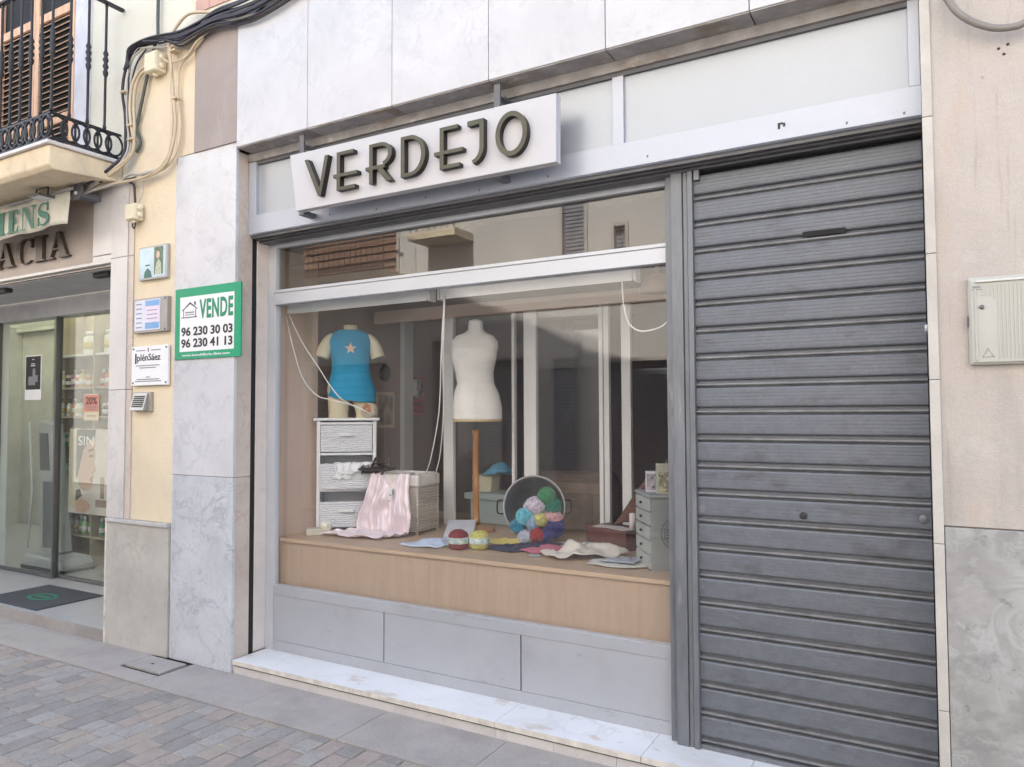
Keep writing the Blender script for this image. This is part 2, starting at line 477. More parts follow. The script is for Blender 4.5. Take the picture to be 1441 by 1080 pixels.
BLACK = M('black_void', (.012, .012, .013), .8, var=.2)
DARK = M('dark_rubber', (.03, .03, .032), .6, var=.2)
GREY_DARK = M('dark_grey_metal', (.14, .14, .145), .5, metal=.4, var=.1)
SIGN_WHITE = M('sign_white', (.54, .535, .55), .35, var=.03, vs=2, stains=[((.52, .51, .54), 1.5, .55, .72, .4, (1, 1, 1))])
SIGN_SIDE = M('sign_side', (.62, .55, .49), .5, var=.08)
LETTER = M('letter_olive', (.085, .083, .060), .42, metal=.55, var=.2, vs=8, rvar=.1)
LETTER_SIDE = M('letter_side', (.028, .026, .022), .4, metal=.5, var=.2)
GREEN = M('sale_green', (.0, .30, .14), .45, var=.05)
PRINT_BLACK = M('print_black', (.02, .02, .025), .5, var=.1)
PRINT_GREEN = M('print_green', (.012, .24, .12), .5, var=.05)
PAPER = M('white_board', (.80, .80, .81), .45, var=.02)
PRINT_GREY = M('print_grey', (.25, .25, .28), .6, var=.1)
PRINT_BLUE = M('print_blue', (.20, .38, .66), .5, var=.1)
PRINT_LILAC = M('print_lilac', (.72, .62, .74), .5, var=.05)
GLASS = glass_mat('window_glass', (.995, 1, .998), 1.1, .006)
GLASS_UP = glass_mat('transom_glass', (.80, .81, .80), 1.5)
GLASS_GREEN = glass_mat('door_glass', (.94, .965, .94), .75, .004)
WOOD = M('laminate_oak', (.465, .34, .245), .5, var=.05, vs=7, stretch=(3.5, 3.5, .3), detail=8, stains=[((.41, .265, .18), 6, .54, .66, .4, (4, 4, .3)), ((.40, .27, .19), 1.4, .5, .7, .35, (1, 1, 1)), ((.50, .35, .26), 2.2, .55, .7, .4, (1, 1, .6))])
WOOD_TOP = M('laminate_oak_top', (.52, .37, .25), .45, var=.10, vs=9, stretch=(.35, 6, 6), detail=8)
PINE = stripes_mat('orange_pine', (.64, .38, .22), (.72, .45, .27), 3.0, 'X', .55, .15, 5.0, (.1, .9))
PINE_PALE = M('pale_pine', (.58, .41, .31), .6, var=.12, vs=10, stretch=(.5, 3, 3))
STAND_WOOD = stripes_mat('stand_wood', (.40, .19, .07), (.47, .24, .10), 4.0, 'X', .35, .05, 5.0)
IRON = M('black_iron', (.028, .029, .033), .45, metal=.3, var=.2)
STREET = M('street_bed', (.13, .12, .11), .95, var=.2, vs=20, bump=.5, bs=60)
CONCRETE = M('slab_concrete', (.385, .355, .325), .92, grain=.22, var=.09, vs=3, bump=.5, bs=90, stains=[((.31, .29, .285), 3, .52, .70, .5, (1, 1, 1)), ((.48, .46, .44), 7, .60, .72, .4, (1, 1, 1)), ((.45, .36, .33), 2.2, .58, .74, .35, (1, 1, 1)), ((.17, .16, .15), 24, .66, .71, .7, (1, 1, 1)), ((.27, .25, .235), 1.1, .5, .66, .6, (1, 1, 1))], rnd=False)
PAVERS = [M('paver_'+n, c, .9, var=.12, vs=9, bump=.6, bs=70, grain=.20, rnd=True, stains=[((.22, .205, .19), 9, .53, .68, .65, (1, 1, 1)), ((.16, .15, .14), 45, .62, .68, .5, (1, 1, 1)), ((.43, .42, .40), 11, .62, .74, .5, (1, 1, 1))])
          for n, c in (('grey', (.33, .303, .273)), ('bluegrey', (.305, .289, .27)), ('buff', (.355, .312, .268)), ('rose', (.355, .302, .27)), ('dark', (.272, .256, .238)), ('pale', (.352, .334, .31)))]
INT_WALL = M('shop_interior_wall', (.345, .265, .235), .9, var=.05, vs=2)
INT_BEIGE = M('shop_side_wall', (.60, .46, .37), .9, var=.04, vs=2)
INT_FLOOR = M('shop_floor', (.17, .135, .11), .5, var=.1)
INT_CEIL = M('shop_ceiling', (.42, .37, .34), .9, var=.04)
WHITE_PAINT = M('white_paint', (.80, .80, .80), .5, var=.03)
CHEST_WHITE = M('chest_white', (.84, .84, .85), .5, var=.04)
WICKER_WHITE = stripes_mat('white_wicker', (.62, .62, .645), (.84, .84, .86), 20.0, 'Z', .7, .8, 5.5, (.05, .45))
WICKER = stripes_mat('pale_wicker', (.48, .40, .32), (.76, .68, .58), 26.0, 'Z', .7, 1.0, 3.5, (.15, .6))
LINEN = M('linen', (.72, .67, .63), .9, var=.06, vs=8, bump=.2, bs=120)
SATIN = M('pink_satin', (.85, .715, .745), .30, metal=.10, var=.04, vs=3, sheen=.2, spec=.9)
CALICO = M('calico', (.87, .86, .84), .9, var=.05, vs=6, bump=.15, bs=150)
PLASTER_SKIN = M('mannequin_skin', (.70, .61, .42), .55, var=.04)
BLUE_SHIRT = M('blue_shirt', (.012, .31, .56), .85, var=.08, vs=5, bump=.15, bs=90)
CREAM_CLOTH = M('cream_cloth', (.74, .67, .50), .9, var=.05, bump=.15, bs=90)

# ---------------------------------------------------------------- setting: ground
g = MB(); g.box(-150, 150, -150, 150, -.30, -.035)
ground = g.build('ground', STREET, kind='structure')
st = MB(); st.box(-30, 20, -5.75, -.405, -.034, -.012)
street = st.build('street', STREET, kind='structure')
# brick pavers: columns that run away from the shop front, each brick its own object near the camera
LENS = (.14, .18, .23)
pv_mesh = {}
def paver_shape(b, x, y, T=(0, 0, 0), skirt=.02):
    e, t = .004, .005
    X, Y, Z = T
    p = [(-x, -y, -skirt), (x, -y, -skirt), (x, y, -skirt), (-x, y, -skirt), (-x, -y, -e), (x, -y, -e), (x, y, -e), (-x, y, -e), (-x+t, -y+t, 0), (x-t, -y+t, 0), (x-t, y-t, 0), (-x+t, y-t, 0)]
    b.add([(q[0]+X, q[1]+Y, q[2]+Z) for q in p], [(0, 1, 5, 4), (1, 2, 6, 5), (2, 3, 7, 6), (3, 0, 4, 7), (4, 5, 9, 8), (5, 6, 10, 9), (6, 7, 11, 10), (7, 4, 8, 11), (8, 9, 10, 11)])
for k, pm in enumerate(PAVERS):
    for L in LENS:
        b = MB(); paver_shape(b, .0580, L/2-.002)
        ob = b.build('paver', pm, street)
        pv_mesh[(k, L)] = ob.data
        bpy.data.objects.remove(ob)
MF = 1042.0
def to_px(X, Y, Z):
    d = Vector((X, Y+3.36, Z-1.7))
    zc = d.dot(_f)
    if zc < .2: return None
    return 720.5+MF*d.dot(_r2)/zc, 540+MF*d.dot(_d2)/zc, zc
cells = []
rp = random.Random(21)
x = -14.0
while x < 4.0:
    y = -.405
    first = rp.choice((.05, .08, .11, .14))
    cells.append((x, y-first/2, first)); y -= first
    while y > -5.55:
        L = rp.choice((.14, .14, .14, .18, .23)); cells.append((x, y-L/2, L)); y -= L
    x += .12
vis, rest = [], []
for c_ in cells:
    p = to_px(c_[0], c_[1], .0)
    if p and -10 < p[0] < 1000 and p[1] < 1095 and c_[2] in LENS: vis.append((p[2], c_))
    else: rest.append(c_)
vis.sort()
rest += [c_ for _, c_ in vis[300:]]
pal = [0, 0, 1, 1, 2, 2, 2, 3, 3, 4, 5, 5]
def pcol(x, y):
    n = noise.noise(Vector((x*.9, y*.5, 3.3)))
    k = rp.choice(pal)
    if n > .25 and rp.random() < .5: k = rp.choice((2, 3))
    if n < -.3 and rp.random() < .4: k = 4
    return k
for _, (px_, py_, L) in vis[:300]:
    o = bpy.data.objects.new('paver', pv_mesh[(pcol(px_, py_), L)])
    COL.objects.link(o); o.parent = street
    o.location = (px_+rp.uniform(-.0012, .0012), py_+rp.uniform(-.0012, .0012), .008+rp.uniform(-.002, .002))
    o.rotation_euler = (rp.uniform(-.010, .010), rp.uniform(-.012, .012), rp.uniform(-.008, .008)+(math.pi if rp.random() < .5 else 0))
b = MB()
for (px_, py_, L) in rest:
    b.mat(pcol(px_, py_)); paver_shape(b, .0580, L/2-.002, (px_, py_, .008+rp.uniform(-.002, .002)), .012)
b.build('paver', PAVERS, street, kind='stuff')
# strip of concrete slabs along the facades
pvm = MB(); pvm.box(-30, 20, -.405, .3, -.034, -.006)
pave = pvm.build('pavement', STREET, kind='structure')
xs = [-12.4, -11.5, -10.6, -9.75, -8.85, -7.95, -7.1, -6.2, -5.3, -4.42, -3.55, -2.75, -1.96, -1.2, -.4, .5, 1.4, 2.3, 3.2]
for a, c_ in zip(xs[:-1], xs[1:]):
    sl = MB()
    if a < -4.42 < c_+.001 and a > -5.4:
        sl.box(a+.002, -4.84, -.40, .02, -.006, .014); sl.box(-4.836, c_-.002, -.40, -.262, -.006, .014)
    else:
        sl.box(a+.0015, c_-.0015, -.402, .02, -.006, .014+random.uniform(-.001, .001))
    sl.build('paving_slab', CONCRETE, pave, bev=.003)
# access cover set in the slabs
cov = thing('access_cover', 'rectangular concrete-filled access cover in the pavement by the blue marble pillar', 'access cover', (-4.63, -.15, 0))
b = MB(); b.box(-4.832, -4.424, -.258, -.03, -.006, .004); b.build('recess', DARK, cov)
b = MB(); b.box(-4.815, -4.445, -.235, -.035, .0045, .021); b.build('lid', CONCRETE, cov, bev=.003)
b = MB(); b.box(-4.66, -4.635, -.15, -.135, .0215, .0225); b.build('lifting_slot', DARK, cov)

# ---------------------------------------------------------------- shop building
SB = thing('shop_building', 'shop front clad in white marble with aluminium window and grey roller shutter', 'shop', (-2, .1, 0))
b = MB()
b.prism([(-4.69, 3.53), (-4.69, 9.9), (-3.4, 9.55), (0.02, 8.6), (.02, 3.53)], 'y', .02, .10)         # wall above the opening, top sloped to throw a slanting shade line opposite
b.prism([(-4.69, 3.53), (-4.69, 9.9), (-3.4, 9.55), (0.02, 8.6), (.02, 3.53)], 'y', .32, .42)
b.box(-4.64, -4.13, .04, .40, 0, 3.53)                                                               # pier core
b.box(-4.69, -4.068, .0251, .0399, 3.40, 3.53)
b.build('wall', TAUPE, SB)
b = MB(); b.box(-4.47, -4.012, -.012, .019, 3.545, 4.37); b.build('render_panel', TAUPE, SB)
b = MB(); b.box(-4.47, 0.015, -.008, .019, 4.375, 9.0); b.build('upper_render', CREAM_UP, SB)
# glazed tile strip over the taupe panel
for i in range(5):
    for j in range(2):
        t = MB(); t.box(-4.465+i*.145+(.07 if j else 0), -4.325+i*.145+(.07 if j else 0), -.018, -.009, 4.54+j*.095, 4.63+j*.095)
        t.build('tile', M('clay_tile', (.55, .34, .27), .6) if i == j == 0 else bpy.data.materials['clay_tile'], SB)
# marble fascia slabs above the opening
fj = [-4.01, -3.365, -2.693, -2.035, -1.362, -.674, .0]
for a, c_ in zip(fj[:-1], fj[1:]):
    s = MB(); s.box(a+.002, c_-.002, -.032, .018, 3.494, 4.37); s.build('marble_slab', WHITE_MARBLE, SB, bev=.002)
    s = MB(); s.box(a+.003, c_-.003, -.026, .10, 3.487, 3.4935); s.build('soffit_slab', DIRTY, SB)
# pier slabs and reveal
for mt_, z0, z1 in ((PILLAR_LOW, .014, 1.2875), (PILLAR_TOP, 1.2905, 3.545)):
    s = MB(); s.box(-4.665, -4.047, 0, .025, z0, z1); s.build('marble_slab', mt_, SB, bev=.002)
for z0, z1 in ((.02, 1.288), (1.291, 3.485)):
    s = MB(); s.box(-4.075, -4.050, .0265, .146, z0, z1); s.build('reveal_slab', REVEAL_MARBLE, SB, bev=.0015)
s = MB(); s.box(-4.10, -4.055, .1465, .1875, .02, 2.935); s.build('shutter_groove', BLACK, SB)
s = MB(); s.box(-4.14, -4.048, .188, .40, .1, 2.93); s.build('plaster_strip', M('white_plaster', (.62, .55, .50), .9, var=.06, bump=.4, stains=[((.5, .42, .36), 7, .64, .72, .6, (1, 1, 1))]), SB, bev=.004)
s = MB(); s.box(-4.682, -4.667, .004, .03, .014, 3.5); s.build('filler_strip', M('white_filler', (.62, .61, .60), .9, var=.1, vs=10, bump=.5), SB)
# sill: marble slabs on a low riser
sj = [-4.035, -3.03, -2.03, -1.232, -.76, -.016]
for a, c_ in zip(sj[:-1], sj[1:]):
    s = MB(); s.box(a+.0015, c_-.0015, .002, .34, .072, .101)
    s.mat(1); s.box(a+.0018, c_-.0018, .0005, .0019, .0725, .1005)
    s.build('sill_slab', [SILL_MARBLE, EDGE_STONE], SB)
rj = [-4.04+.335*i for i in range(13)]
for a, c_ in zip(rj[:-1], rj[1:]):
    s = MB(); s.box(a+.001, min(c_, -.016)-.001, .016, .06, .0, .0715); s.build('riser_tile', JAMB_MARBLE, SB)
s = MB(); s.box(-4.03, -.018, .0125, .0155, .062, .0718); s.build('sill_shade_line', M('sill_shade_dark', (.10, .09, .08), .9, var=.3, vs=20), SB)  # dark strip put in to deepen the shade and dirt line under the slabs
# aluminium band over the opening
s = MB(); s.prism([(.105, 3.06), (.105, 2.936), (.118, 2.930), (.24, 2.930), (.24, 2.945), (.125, 2.945), (.125, 3.06)], 'x', -4.046, -.017)
s.build('band_rail', ALU_BAND, SB)
s = MB()
for (y0, y1, z0, z1) in ((.13, .15, 2.912, 2.9295), (.165, .185, 2.905, 2.9295), (.20, .275, 2.895, 2.9295)):
    s.box(-4.046, -.018, y0, y1, z0, z1)
s.build('shutter_channel', GREY_DARK, SB)
for q in ((-4.046, -3.975, .104, .14, 3.0605, 3.43), (-1.385, -1.325, .108, .14, 3.0605, 3.41), (-.06, -.017, .104, .14, 3.0605, 3.43)):
    s = MB(); s.box(*q); s.build('band_post', ALU_BAND, SB, bev=.002)
for a, c_ in ((-3.974, -1.3855), (-1.3245, -.061)):
    s = MB(); s.box(a, c_, .128, .14, 3.061, 3.409); s.build('sign_band_panel', ALU_PANEL, SB)
s = MB(); s.box(-3.974, -.061, .112, .14, 3.41, 3.432); s.build('band_top_rail', GREY_DARK, SB)
s = MB(); s.box(-4.046, -.017, .098, .318, 3.433, 3.4865); s.build('lintel_render', DIRTY, SB)
s = MB()
for x in (-3.3, -2.92, -2.55, -2.18, -1.75, -1.2, -.3, -.08): s.box(x-.004, x+.004, .103, .1049, 2.955+.01*math.sin(x*9), 2.966+.01*math.sin(x*9))
s.build('fixing_screw', GREY_DARK, SB, kind='stuff')
s = MB(); s.box(-.585, -.575, .102, .1049, 2.985, 3.012); s.box(-.575, -.562, .102, .1049, 3.004, 3.012); s.box(-.562, -.553, .102, .1049, 2.992, 3.008)
s.build('torn_sticker', DARK, SB)
# aluminium window
W = empty_part('shop_window', SB)
s = MB()
s.box(-4.046, -3.972, .285, .335, .101, 2.895); s.box(-4.048, -1.14, .288, .335, 2.868, 2.9045)
s.build('window_frame', ALU, W, bev=.002)
s = MB(); s.box(-3.971, -1.15, .270, .335, 2.468, 2.548); s.mat(1); s.box(-3.971, -1.15, .262, .335, 2.5485, 2.568); s.build('transom_bar', [ALU, ALU], W, bev=.002)
s = MB(); s.box(-3.971, -1.15, .283, .335, .475, .541); s.box(-3.971, -1.15, .284, .335, .101, .168)
s.build('bottom_rail', KICK, W, bev=.002)
for a, c_ in ((-3.969, -3.006), (-2.998, -2.034), (-2.026, -1.15)):
    s = MB(); s.box(a, c_, .287, .31, .1695, .4735); s.build('kick_panel', KICK, W, bev=.0015)
s = MB(); s.box(-3.975, -1.14, .312, .318, .538, 2.470); s.build('window_pane', GLASS, W)
s = MB(); s.box(-3.975, -1.14, .312, .318, 2.566, 2.870); s.build('transom_pane', GLASS_UP, W)
# shutter guide post
s = MB()
s.box(-1.158, -1.122, .235, .31, .101, 2.905); s.box(-1.120, -1.062, .205, .31, .101, 2.905); s.box(-1.060, -1.036, .213, .29, .101, 2.905); s.box(-1.034, -1.008, .20, .29, .101, 2.905)
s.build('guide_post', GALV, SB, bev=.004)
s = MB(); s.box(-1.0, -.975, .20, .22, 2.845, 2.90); s.build('guide_stop', GALV, SB)
# roller shutter: interlocking slats
SH = empty_part('roller_shutter', SB)
def slat_profile():
    p = [(.244, 0), (.240, .006), (.2290, .009), (.2265, .013), (.2275, .018), (.2320, .021), (.246, .0225), (.248, .034), (.236, .036)]
    z = .0405
    p += [(.2285, z-.002), (.2250, z+.004)]
    for k in range(5):
        zz = .053+k*.0165
        p += [(.2245, zz-.0010), (.2255, zz), (.2245, zz+.0010)]
    p += [(.2250, .1225), (.2275, .1275), (.240, .1295), (.244, .131)]
    return p
prof = slat_profile()
s = MB()
n = len(prof)
vs = [(xx, y, z) for xx in (-1.007, -.0215) for (y, z) in prof]
s.add(vs, [])
for k in range(n-1):
    s.f.append([k, k+1, n+k+1, n+k]); s.s.append(False); s.m.append(1 if k < 6 else 0)
z0 = .1235
sl0 = s.build('slat', [SLAT, BEAD], SH, off=Vector((-2, .1, 0)), recalc=False)
sl0.location = (0, 0, z0+.0)
for k in range(1, 21):
    o = bpy.data.objects.new('slat', sl0.data); COL.objects.link(o); o.parent = SH
    o.location = (0, random.uniform(-.0012, .0012), z0+.131*k)
s = MB(); s.box(-1.007, -.0215, .218, .250, .1015, .1225); s.build('bottom_bar', GALV, SH)
s = MB(); s.box(-1.01, -.0205, .27, .30, .1, 2.93); s.build('backing', BLACK, SH)
s = MB(); s.lathe([(.016, 0), (.016, .006), (.010, .008)], seg=16, T=Matrix.Translation((-.527, .2240, 1.238)) @ Matrix.Rotation(R(90), 4, 'X')); s.build('shutter_lock', DARK, SH)
s = MB()
for xx, zz in ((-.60, 1.255), (-.55, 1.262), (-.50, 1.255), (-.58, 1.225)): s.lathe([(.004, 0), (.003, .003)], seg=8, T=Matrix.Translation((xx, .2240, zz)) @ Matrix.Rotation(R(90), 4, 'X'))
s.build('rivet', GALV, SH, kind='stuff')
s = MB(); s.prism([(-.985+.014*math.cos(a)*(1+.3*math.sin(3*a)), 1.243+.018*math.sin(a)) for a in [2*math.pi*k/14 for k in range(14)]], 'y', .2228, .2240); s.build('worn_patch', BEAD, SH)
s = MB(); s.lathe([(.020, 0), (.018, .003)], seg=16, T=Matrix.Translation((-.050, .2238, 1.252)) @ Matrix.Rotation(R(90), 4, 'X')); s.build('guide_cap', BEAD, SH)
s = MB(); s.box(-.505, -.325, .2205, .2243, 2.506, 2.530); s.build('slot_cover', BLACK, SH)
# roof and rear of the building
b = MB(); b.box(-4.69, .02, .421, 6.2, 8.4, 8.5); b.build('roof', TAUPE, SB)
b = MB(); b.box(-4.69, .02, 6.2, 6.3, 0, 9.9); b.build('rear_wall', TAUPE, SB)
b = MB(); b.box(-4.69, -4.60, .421, 6.199, 3.1, 9.9); b.build('party_wall', TAUPE, SB)
# interior room of the shop
b = MB()
b.box(-4.6, -.0, 5.6, 5.75, .0, 3.1)
b.box(-4.5, -4.16, .75, 5.59, .02, 3.1)
b.box(-1.15, -1.0, .36, 5.6, .101, 3.1)
b.build('interior_wall', INT_WALL, SB)
b = MB(); b.box(-4.159, -4.02, .338, .745, .10, 2.88); b.build('side_panel', INT_BEIGE, SB)
b = MB(); b.box(-4.58, -1.15, .43, 5.59, 2.95, 3.05); b.build('interior_ceiling', INT_CEIL, SB)
b = MB(); b.box(-4.58, -1.15, .36, 5.59, .0, .0995); b.build('interior_floor', INT_FLOOR, SB)
b = MB(); b.box(-4.159, -1.16, .75, .80, 2.60, 2.949); b.build('bulkhead', INT_WALL, SB)

# ---------------------------------------------------------------- right-hand building
RB = thing('plastered_building', 'pink plastered house wall with grey marble base right of the shutter', 'building', (2, .1, 0))
b = MB(); b.box(.022, 9, .0, .35, 1.262, 8.6); b.build('wall', PINK_PLASTER, RB)
b = MB(); b.box(.024, 9, .012, .35, 0, 1.262); b.build('base_core', TAUPE, RB)
b = MB(); b.box(.022, 9, .351, 6.3, 8.4, 8.5); b.build('roof', TAUPE, RB)
b = MB(); b.box(.022, 9, 6.31, 6.4, 0, 8.6); b.build('rear_wall', TAUPE, RB)
b = MB(); b.box(.03, .12, .351, 6.3, 0, 8.39); b.build('party_wall', TAUPE, RB)
for a, c_ in ((.024, 1.3), (1.303, 2.6), (2.603, 4.0), (4.003, 5.4)):
    b = MB(); b.box(a, c_, -.012, .0118, .014, 1.256); b.build('plinth_slab', PLINTH_RIGHT, RB, bev=.002)
zz = [.014, .55, 1.19, 1.83, 2.33, 2.88, 3.45]
for k in range(len(zz)-1):
    b = MB(); b.box(-.0155, .0215, -.014, .26, zz[k]+.001, zz[k+1]-.001)
    b.build('edge_stone', M('jamb_edge_stone', (.55, .52, .47), .8, var=.08, vs=5, bump=.3, stains=[((.55, .45, .38), 6, .6, .72, .5, (1, 1, 1))]) if k == 0 else bpy.data.materials['jamb_edge_stone'], RB, bev=.003)
b = MB(); b.lathe([(.034, 0), (.034, .006), (.024, .010)], seg=18, sx=.45, T=Matrix.Translation((-.0165, .05, 2.04)) @ Matrix.Rotation(R(-90), 4, 'Y'))
o = b.build('jamb_guide', WHITE_PAINT, RB)
b = MB()
for xx, zz_ in ((.248, 3.10), (.278, 3.11), (.265, 3.075)): b.lathe([(.006, 0), (.004, .001)], seg=8, T=Matrix.Translation((xx, -.0002, zz_)) @ Matrix.Rotation(R(90), 4, 'X'))
b.build('drill_hole', DARK, RB, kind='stuff')
# electricity meter cabinet
MC = thing('meter_cabinet', 'grey-green plastic utility cabinet with a ribbed door on the pink wall', 'meter cabinet', (.33, -.02, 2.05))
CAB = M('cabinet_plastic', (.47, .47, .42), .5, var=.04)
b = MB(); b.box(.122, .54, -.025, -.0005, 1.882, 2.218); b.build('cabinet_body', CAB, MC, bev=.008)
b = MB(); b.box(.130, .532, -.032, -.0252, 1.890, 2.210); b.build('cabinet_door', CAB, MC, bev=.006)
for k in range(28):
    xx = .168+k*.0125
    b = MB(); b.box(xx, xx+.005, -.0345, -.0322, 1.905 if (xx > .215 or xx < .16) else 2.13, 2.185 if xx > .19 else 2.185); 
    if .165 < xx < .2: 
        b = MB(); b.box(xx, xx+.005, -.0345, -.0322, 2.145, 2.185)
    b.build('rib', CAB, MC)
b = MB(); b.prism([(.145, 2.196), (.532, 2.196), (.532, 2.204), (.150, 2.204)], 'y', -.040, -.0322); b.build('top_ridge', M('cabinet_highlight', (.62, .62, .57), .35), MC, bev=.002)
b = MB(); b.box(.142, .150, -.037, -.0322, 1.898, 2.17); b.build('edge_ridge', CAB, MC, bev=.002)
b = MB(); b.lathe([(.008, 0), (.008, .006), (.004, .007)], seg=16, T=Matrix.Translation((.166, -.0325, 2.102)) @ Matrix.Rotation(R(90), 4, 'X')); b.build('cabinet_lock', GREY_DARK, MC)
b = MB(); b.box(.137, .163, -.0333, -.0322, 2.175, 2.184); b.box(.133, .168, -.0333, -.0322, 2.168, 2.171); b.build('maker_plate', PRINT_GREY, MC)
b = MB(); b.tube([(.165, -.0335, 1.912), (.182, -.0335, 1.945), (.200, -.0335, 1.912)], .0018, 6, closed=True); b.build('warning_triangle', CAB, MC)
b = MB(); b.box(.118, .1215, -.026, -.004, 2.03, 2.07); b.build('hinge', GREY_DARK, MC)

# ---------------------------------------------------------------- pharmacy building (left)
PB = thing('pharmacy_building', 'cream plastered house with a glass-fronted chemist shop and an iron balcony', 'building', (-7, .1, 0))
b = MB()
b.box(-5.15, -4.683, .006, .35, .945, 4.44)                    # cream strip between the two shops
b.build('cream_wall', CREAM, PB)
b = MB()
b.prism([(-4.475, 4.46), (-4.475, 9.9), (-7.6, 11.2), (-16, 11.2), (-16, 4.46)], 'y', .012, .35)  # top edge sloped to shape the shade line on the houses opposite
b.box(-16, -5.155, .012, .35, 3.50, 4.4598)
b.box(-5.1525, -4.475, .012, .35, 4.445, 4.4598)
b.build('upper_wall', CREAM_UP, PB)
b = MB(); b.box(-16, -12.1, .351, 6.2, 9.8, 9.9); b.box(-5.5, -4.70, .351, 6.2, 9.8, 9.9); b.build('roof', TAUPE, PB)  # roof left open above the added patio
b = MB(); b.box(-16, -4.70, 6.2, 6.3, 0, 9.6); b.build('rear_wall', CREAM_UP, PB)  # kept low so the sun reaches into the added patio
b = MB(); b.box(-12.1, -12.0, .351, 6.19, 3.03, 9.79); b.box(-5.5, -5.4, .351, 6.19, 3.03, 9.79); b.build('added_patio_wall', CREAM_UP, PB)  # unseen patio, made up to bring daylight down into the chemist
b = MB(); b.box(-16.1, -16, .0, 6.3, 0, 11.2); b.build('end_wall', TAUPE, PB)
b = MB(); b.box(-4.682, -4.475, .008, .02, 3.55, 4.445); b.build('cream_return', CREAM, PB)
b = MB(); b.box(-4.62, -4.473, -.001, .0078, 3.55, 4.445); b.build('plaster_edge', CREAM, PB)
b = MB(); b.box(-16, -8.95, .02, .35, 0, 3.49); b.build('far_wall', CREAM, PB)
for z0, z1 in ((.945, 1.895), (1.898, 2.895), (2.898, 3.47)):
    b = MB(); b.box(-5.42, -5.215, -.012, .08, z0, z1); b.build('jamb_slab', JAMB_MARBLE, PB, bev=.002)
    b = MB(); b.box(-5.213, -5.152, -.004, .08, z0, z1); b.build('jamb_edge', REVEAL_MARBLE, PB, bev=.002)
b = MB(); b.box(-5.405, -4.690, -.012, .08, .014, .915); b.build('plinth_slab', PLINTH_LEFT, PB, bev=.002)
b = MB(); b.box(-5.430, -5.407, -.014, .30, .014, .925); b.build('plinth_trim', EDGE_STONE, PB, bev=.003)
b = MB(); b.box(-5.41, -4.685, -.028, .006, .9165, .943); b.build('plinth_rail', M('alu_rail', (.55, .54, .54), .5, metal=.3), PB, bev=.002)
b = MB(); b.box(-5.42, -5.155, .081, .9, 0, 3.47); b.build('side_wall', M('chemist_side_wall', (.55, .5, .45), .8), PB)
b = MB(); b.box(-8.95, -5.422, .02, .10, 2.88, 3.47); b.build('fascia_panel', BUFF_PANEL, PB)
b = MB(); b.box(-5.66, -5.422, -.010, .019, 2.94, 3.47); b.build('fascia_end_slab', JAMB_MARBLE, PB, bev=.002)
b = MB(); b.prism([(-8.95, 2.871), (-5.422, 2.871), (-5.422, 2.935), (-5.66, 2.935), (-5.665, 2.895), (-8.95, 2.895)], 'y', -.008, .019); b.build('fascia_trim', JAMB_MARBLE, PB, bev=.002)
b = MB(); b.box(-8.95, -5.422, .10, .26, 2.862, 2.87); b.box(-8.95, -5.422, .30, .76, 2.885, 2.893); b.build('recess_ceiling', M('recess_ceiling', (.52, .51, .51), .7), PB)
b = MB(); b.box(-8.95, -5.422, .261, .299, 2.88, 2.95); b.build('shutter_slot', BLACK, PB)
b = MB(); b.box(-8.95, -5.422, .77, .93, 2.70, 2.884); b.build('door_header', M('header_grey', (.55, .54, .53), .5), PB)
b = MB(); b.box(-8.95, -8.70, .10, .9, .1, 2.88); b.build('left_post', WHITE_PAINT, PB)
FLOORT = M('recess_tile', (.40, .40, .40), .35, var=.06)
b = MB(); b.box(-8.95, -5.43, -.004, .80, .0, .101); b.build('recess_floor', FLOORT, PB)
b = MB(); b.box(-8.95, -5.43, -.010, -.0045, .0, .102); b.build('step_riser', CONCRETE, PB)
b = MB(); b.box(-12, -5.43, .801, 4.5, .0, .1); b.build('chemist_floor', M('chemist_floor', (.46, .45, .43), .3, var=.08), PB)
CW = M('chemist_wall', (.50, .49, .46), .8)
b = MB(); b.box(-12, -5.43, 2.7, 2.8, .1, 3.0); b.box(-12.1, -12, .9, 2.7, .1, 3.0); b.box(-5.43, -5.33, .9, 2.7, .1, 3.0); b.box(-12, -8.95, .90, .99, .1, 3.0); b.build('chemist_wall', CW, PB)
b = MB(); b.box(-12, -5.43, .94, 1.10, 2.96, 3.02); b.box(-12, -5.43, 2.6, 6.18, 2.96, 3.02); b.build('chemist_ceiling', CW, PB)
b = MB(); b.box(-12, -5.43, 1.10, 2.6, 2.985, 2.99); b.build('added_skylight_pane', GLASS_GREEN, PB)  # added skylight, lets patio light fall on the chemist shelves
# glass doors
for nm, a, c_, yy in (('sliding_door', -8.69, -7.60, .80), ('fixed_screen', -7.64, -5.45, .85)):
    d = MB(); d.box(a, c_, yy, yy+.008, .125, 2.70); d = d.build(nm, GLASS_GREEN, PB)
    e = MB(); e.box(a-.008, a+.014, yy-.012, yy+.02, .104, 2.70); e.box(c_-.014, c_+.008, yy-.012, yy+.02, .104, 2.70); e.box(a+.0145, c_-.0145, yy-.010, yy+.018, .104, .135)
    e.build('door_edge', GREY_DARK, d)
for (xx, yy, zz_) in ((-5.80, .17, 2.845), (-7.35, .17, 2.845)):
    s = MB(); s.box(xx-.11, xx+.11, yy-.035, yy+.035, zz_-.025, zz_+.015); s.build('door_sensor', DARK, PB, bev=.012)
s = MB(); s.box(-6.42, -6.18, .735, .768, 2.78, 2.845); s.build('door_sensor', DARK, PB, bev=.012)
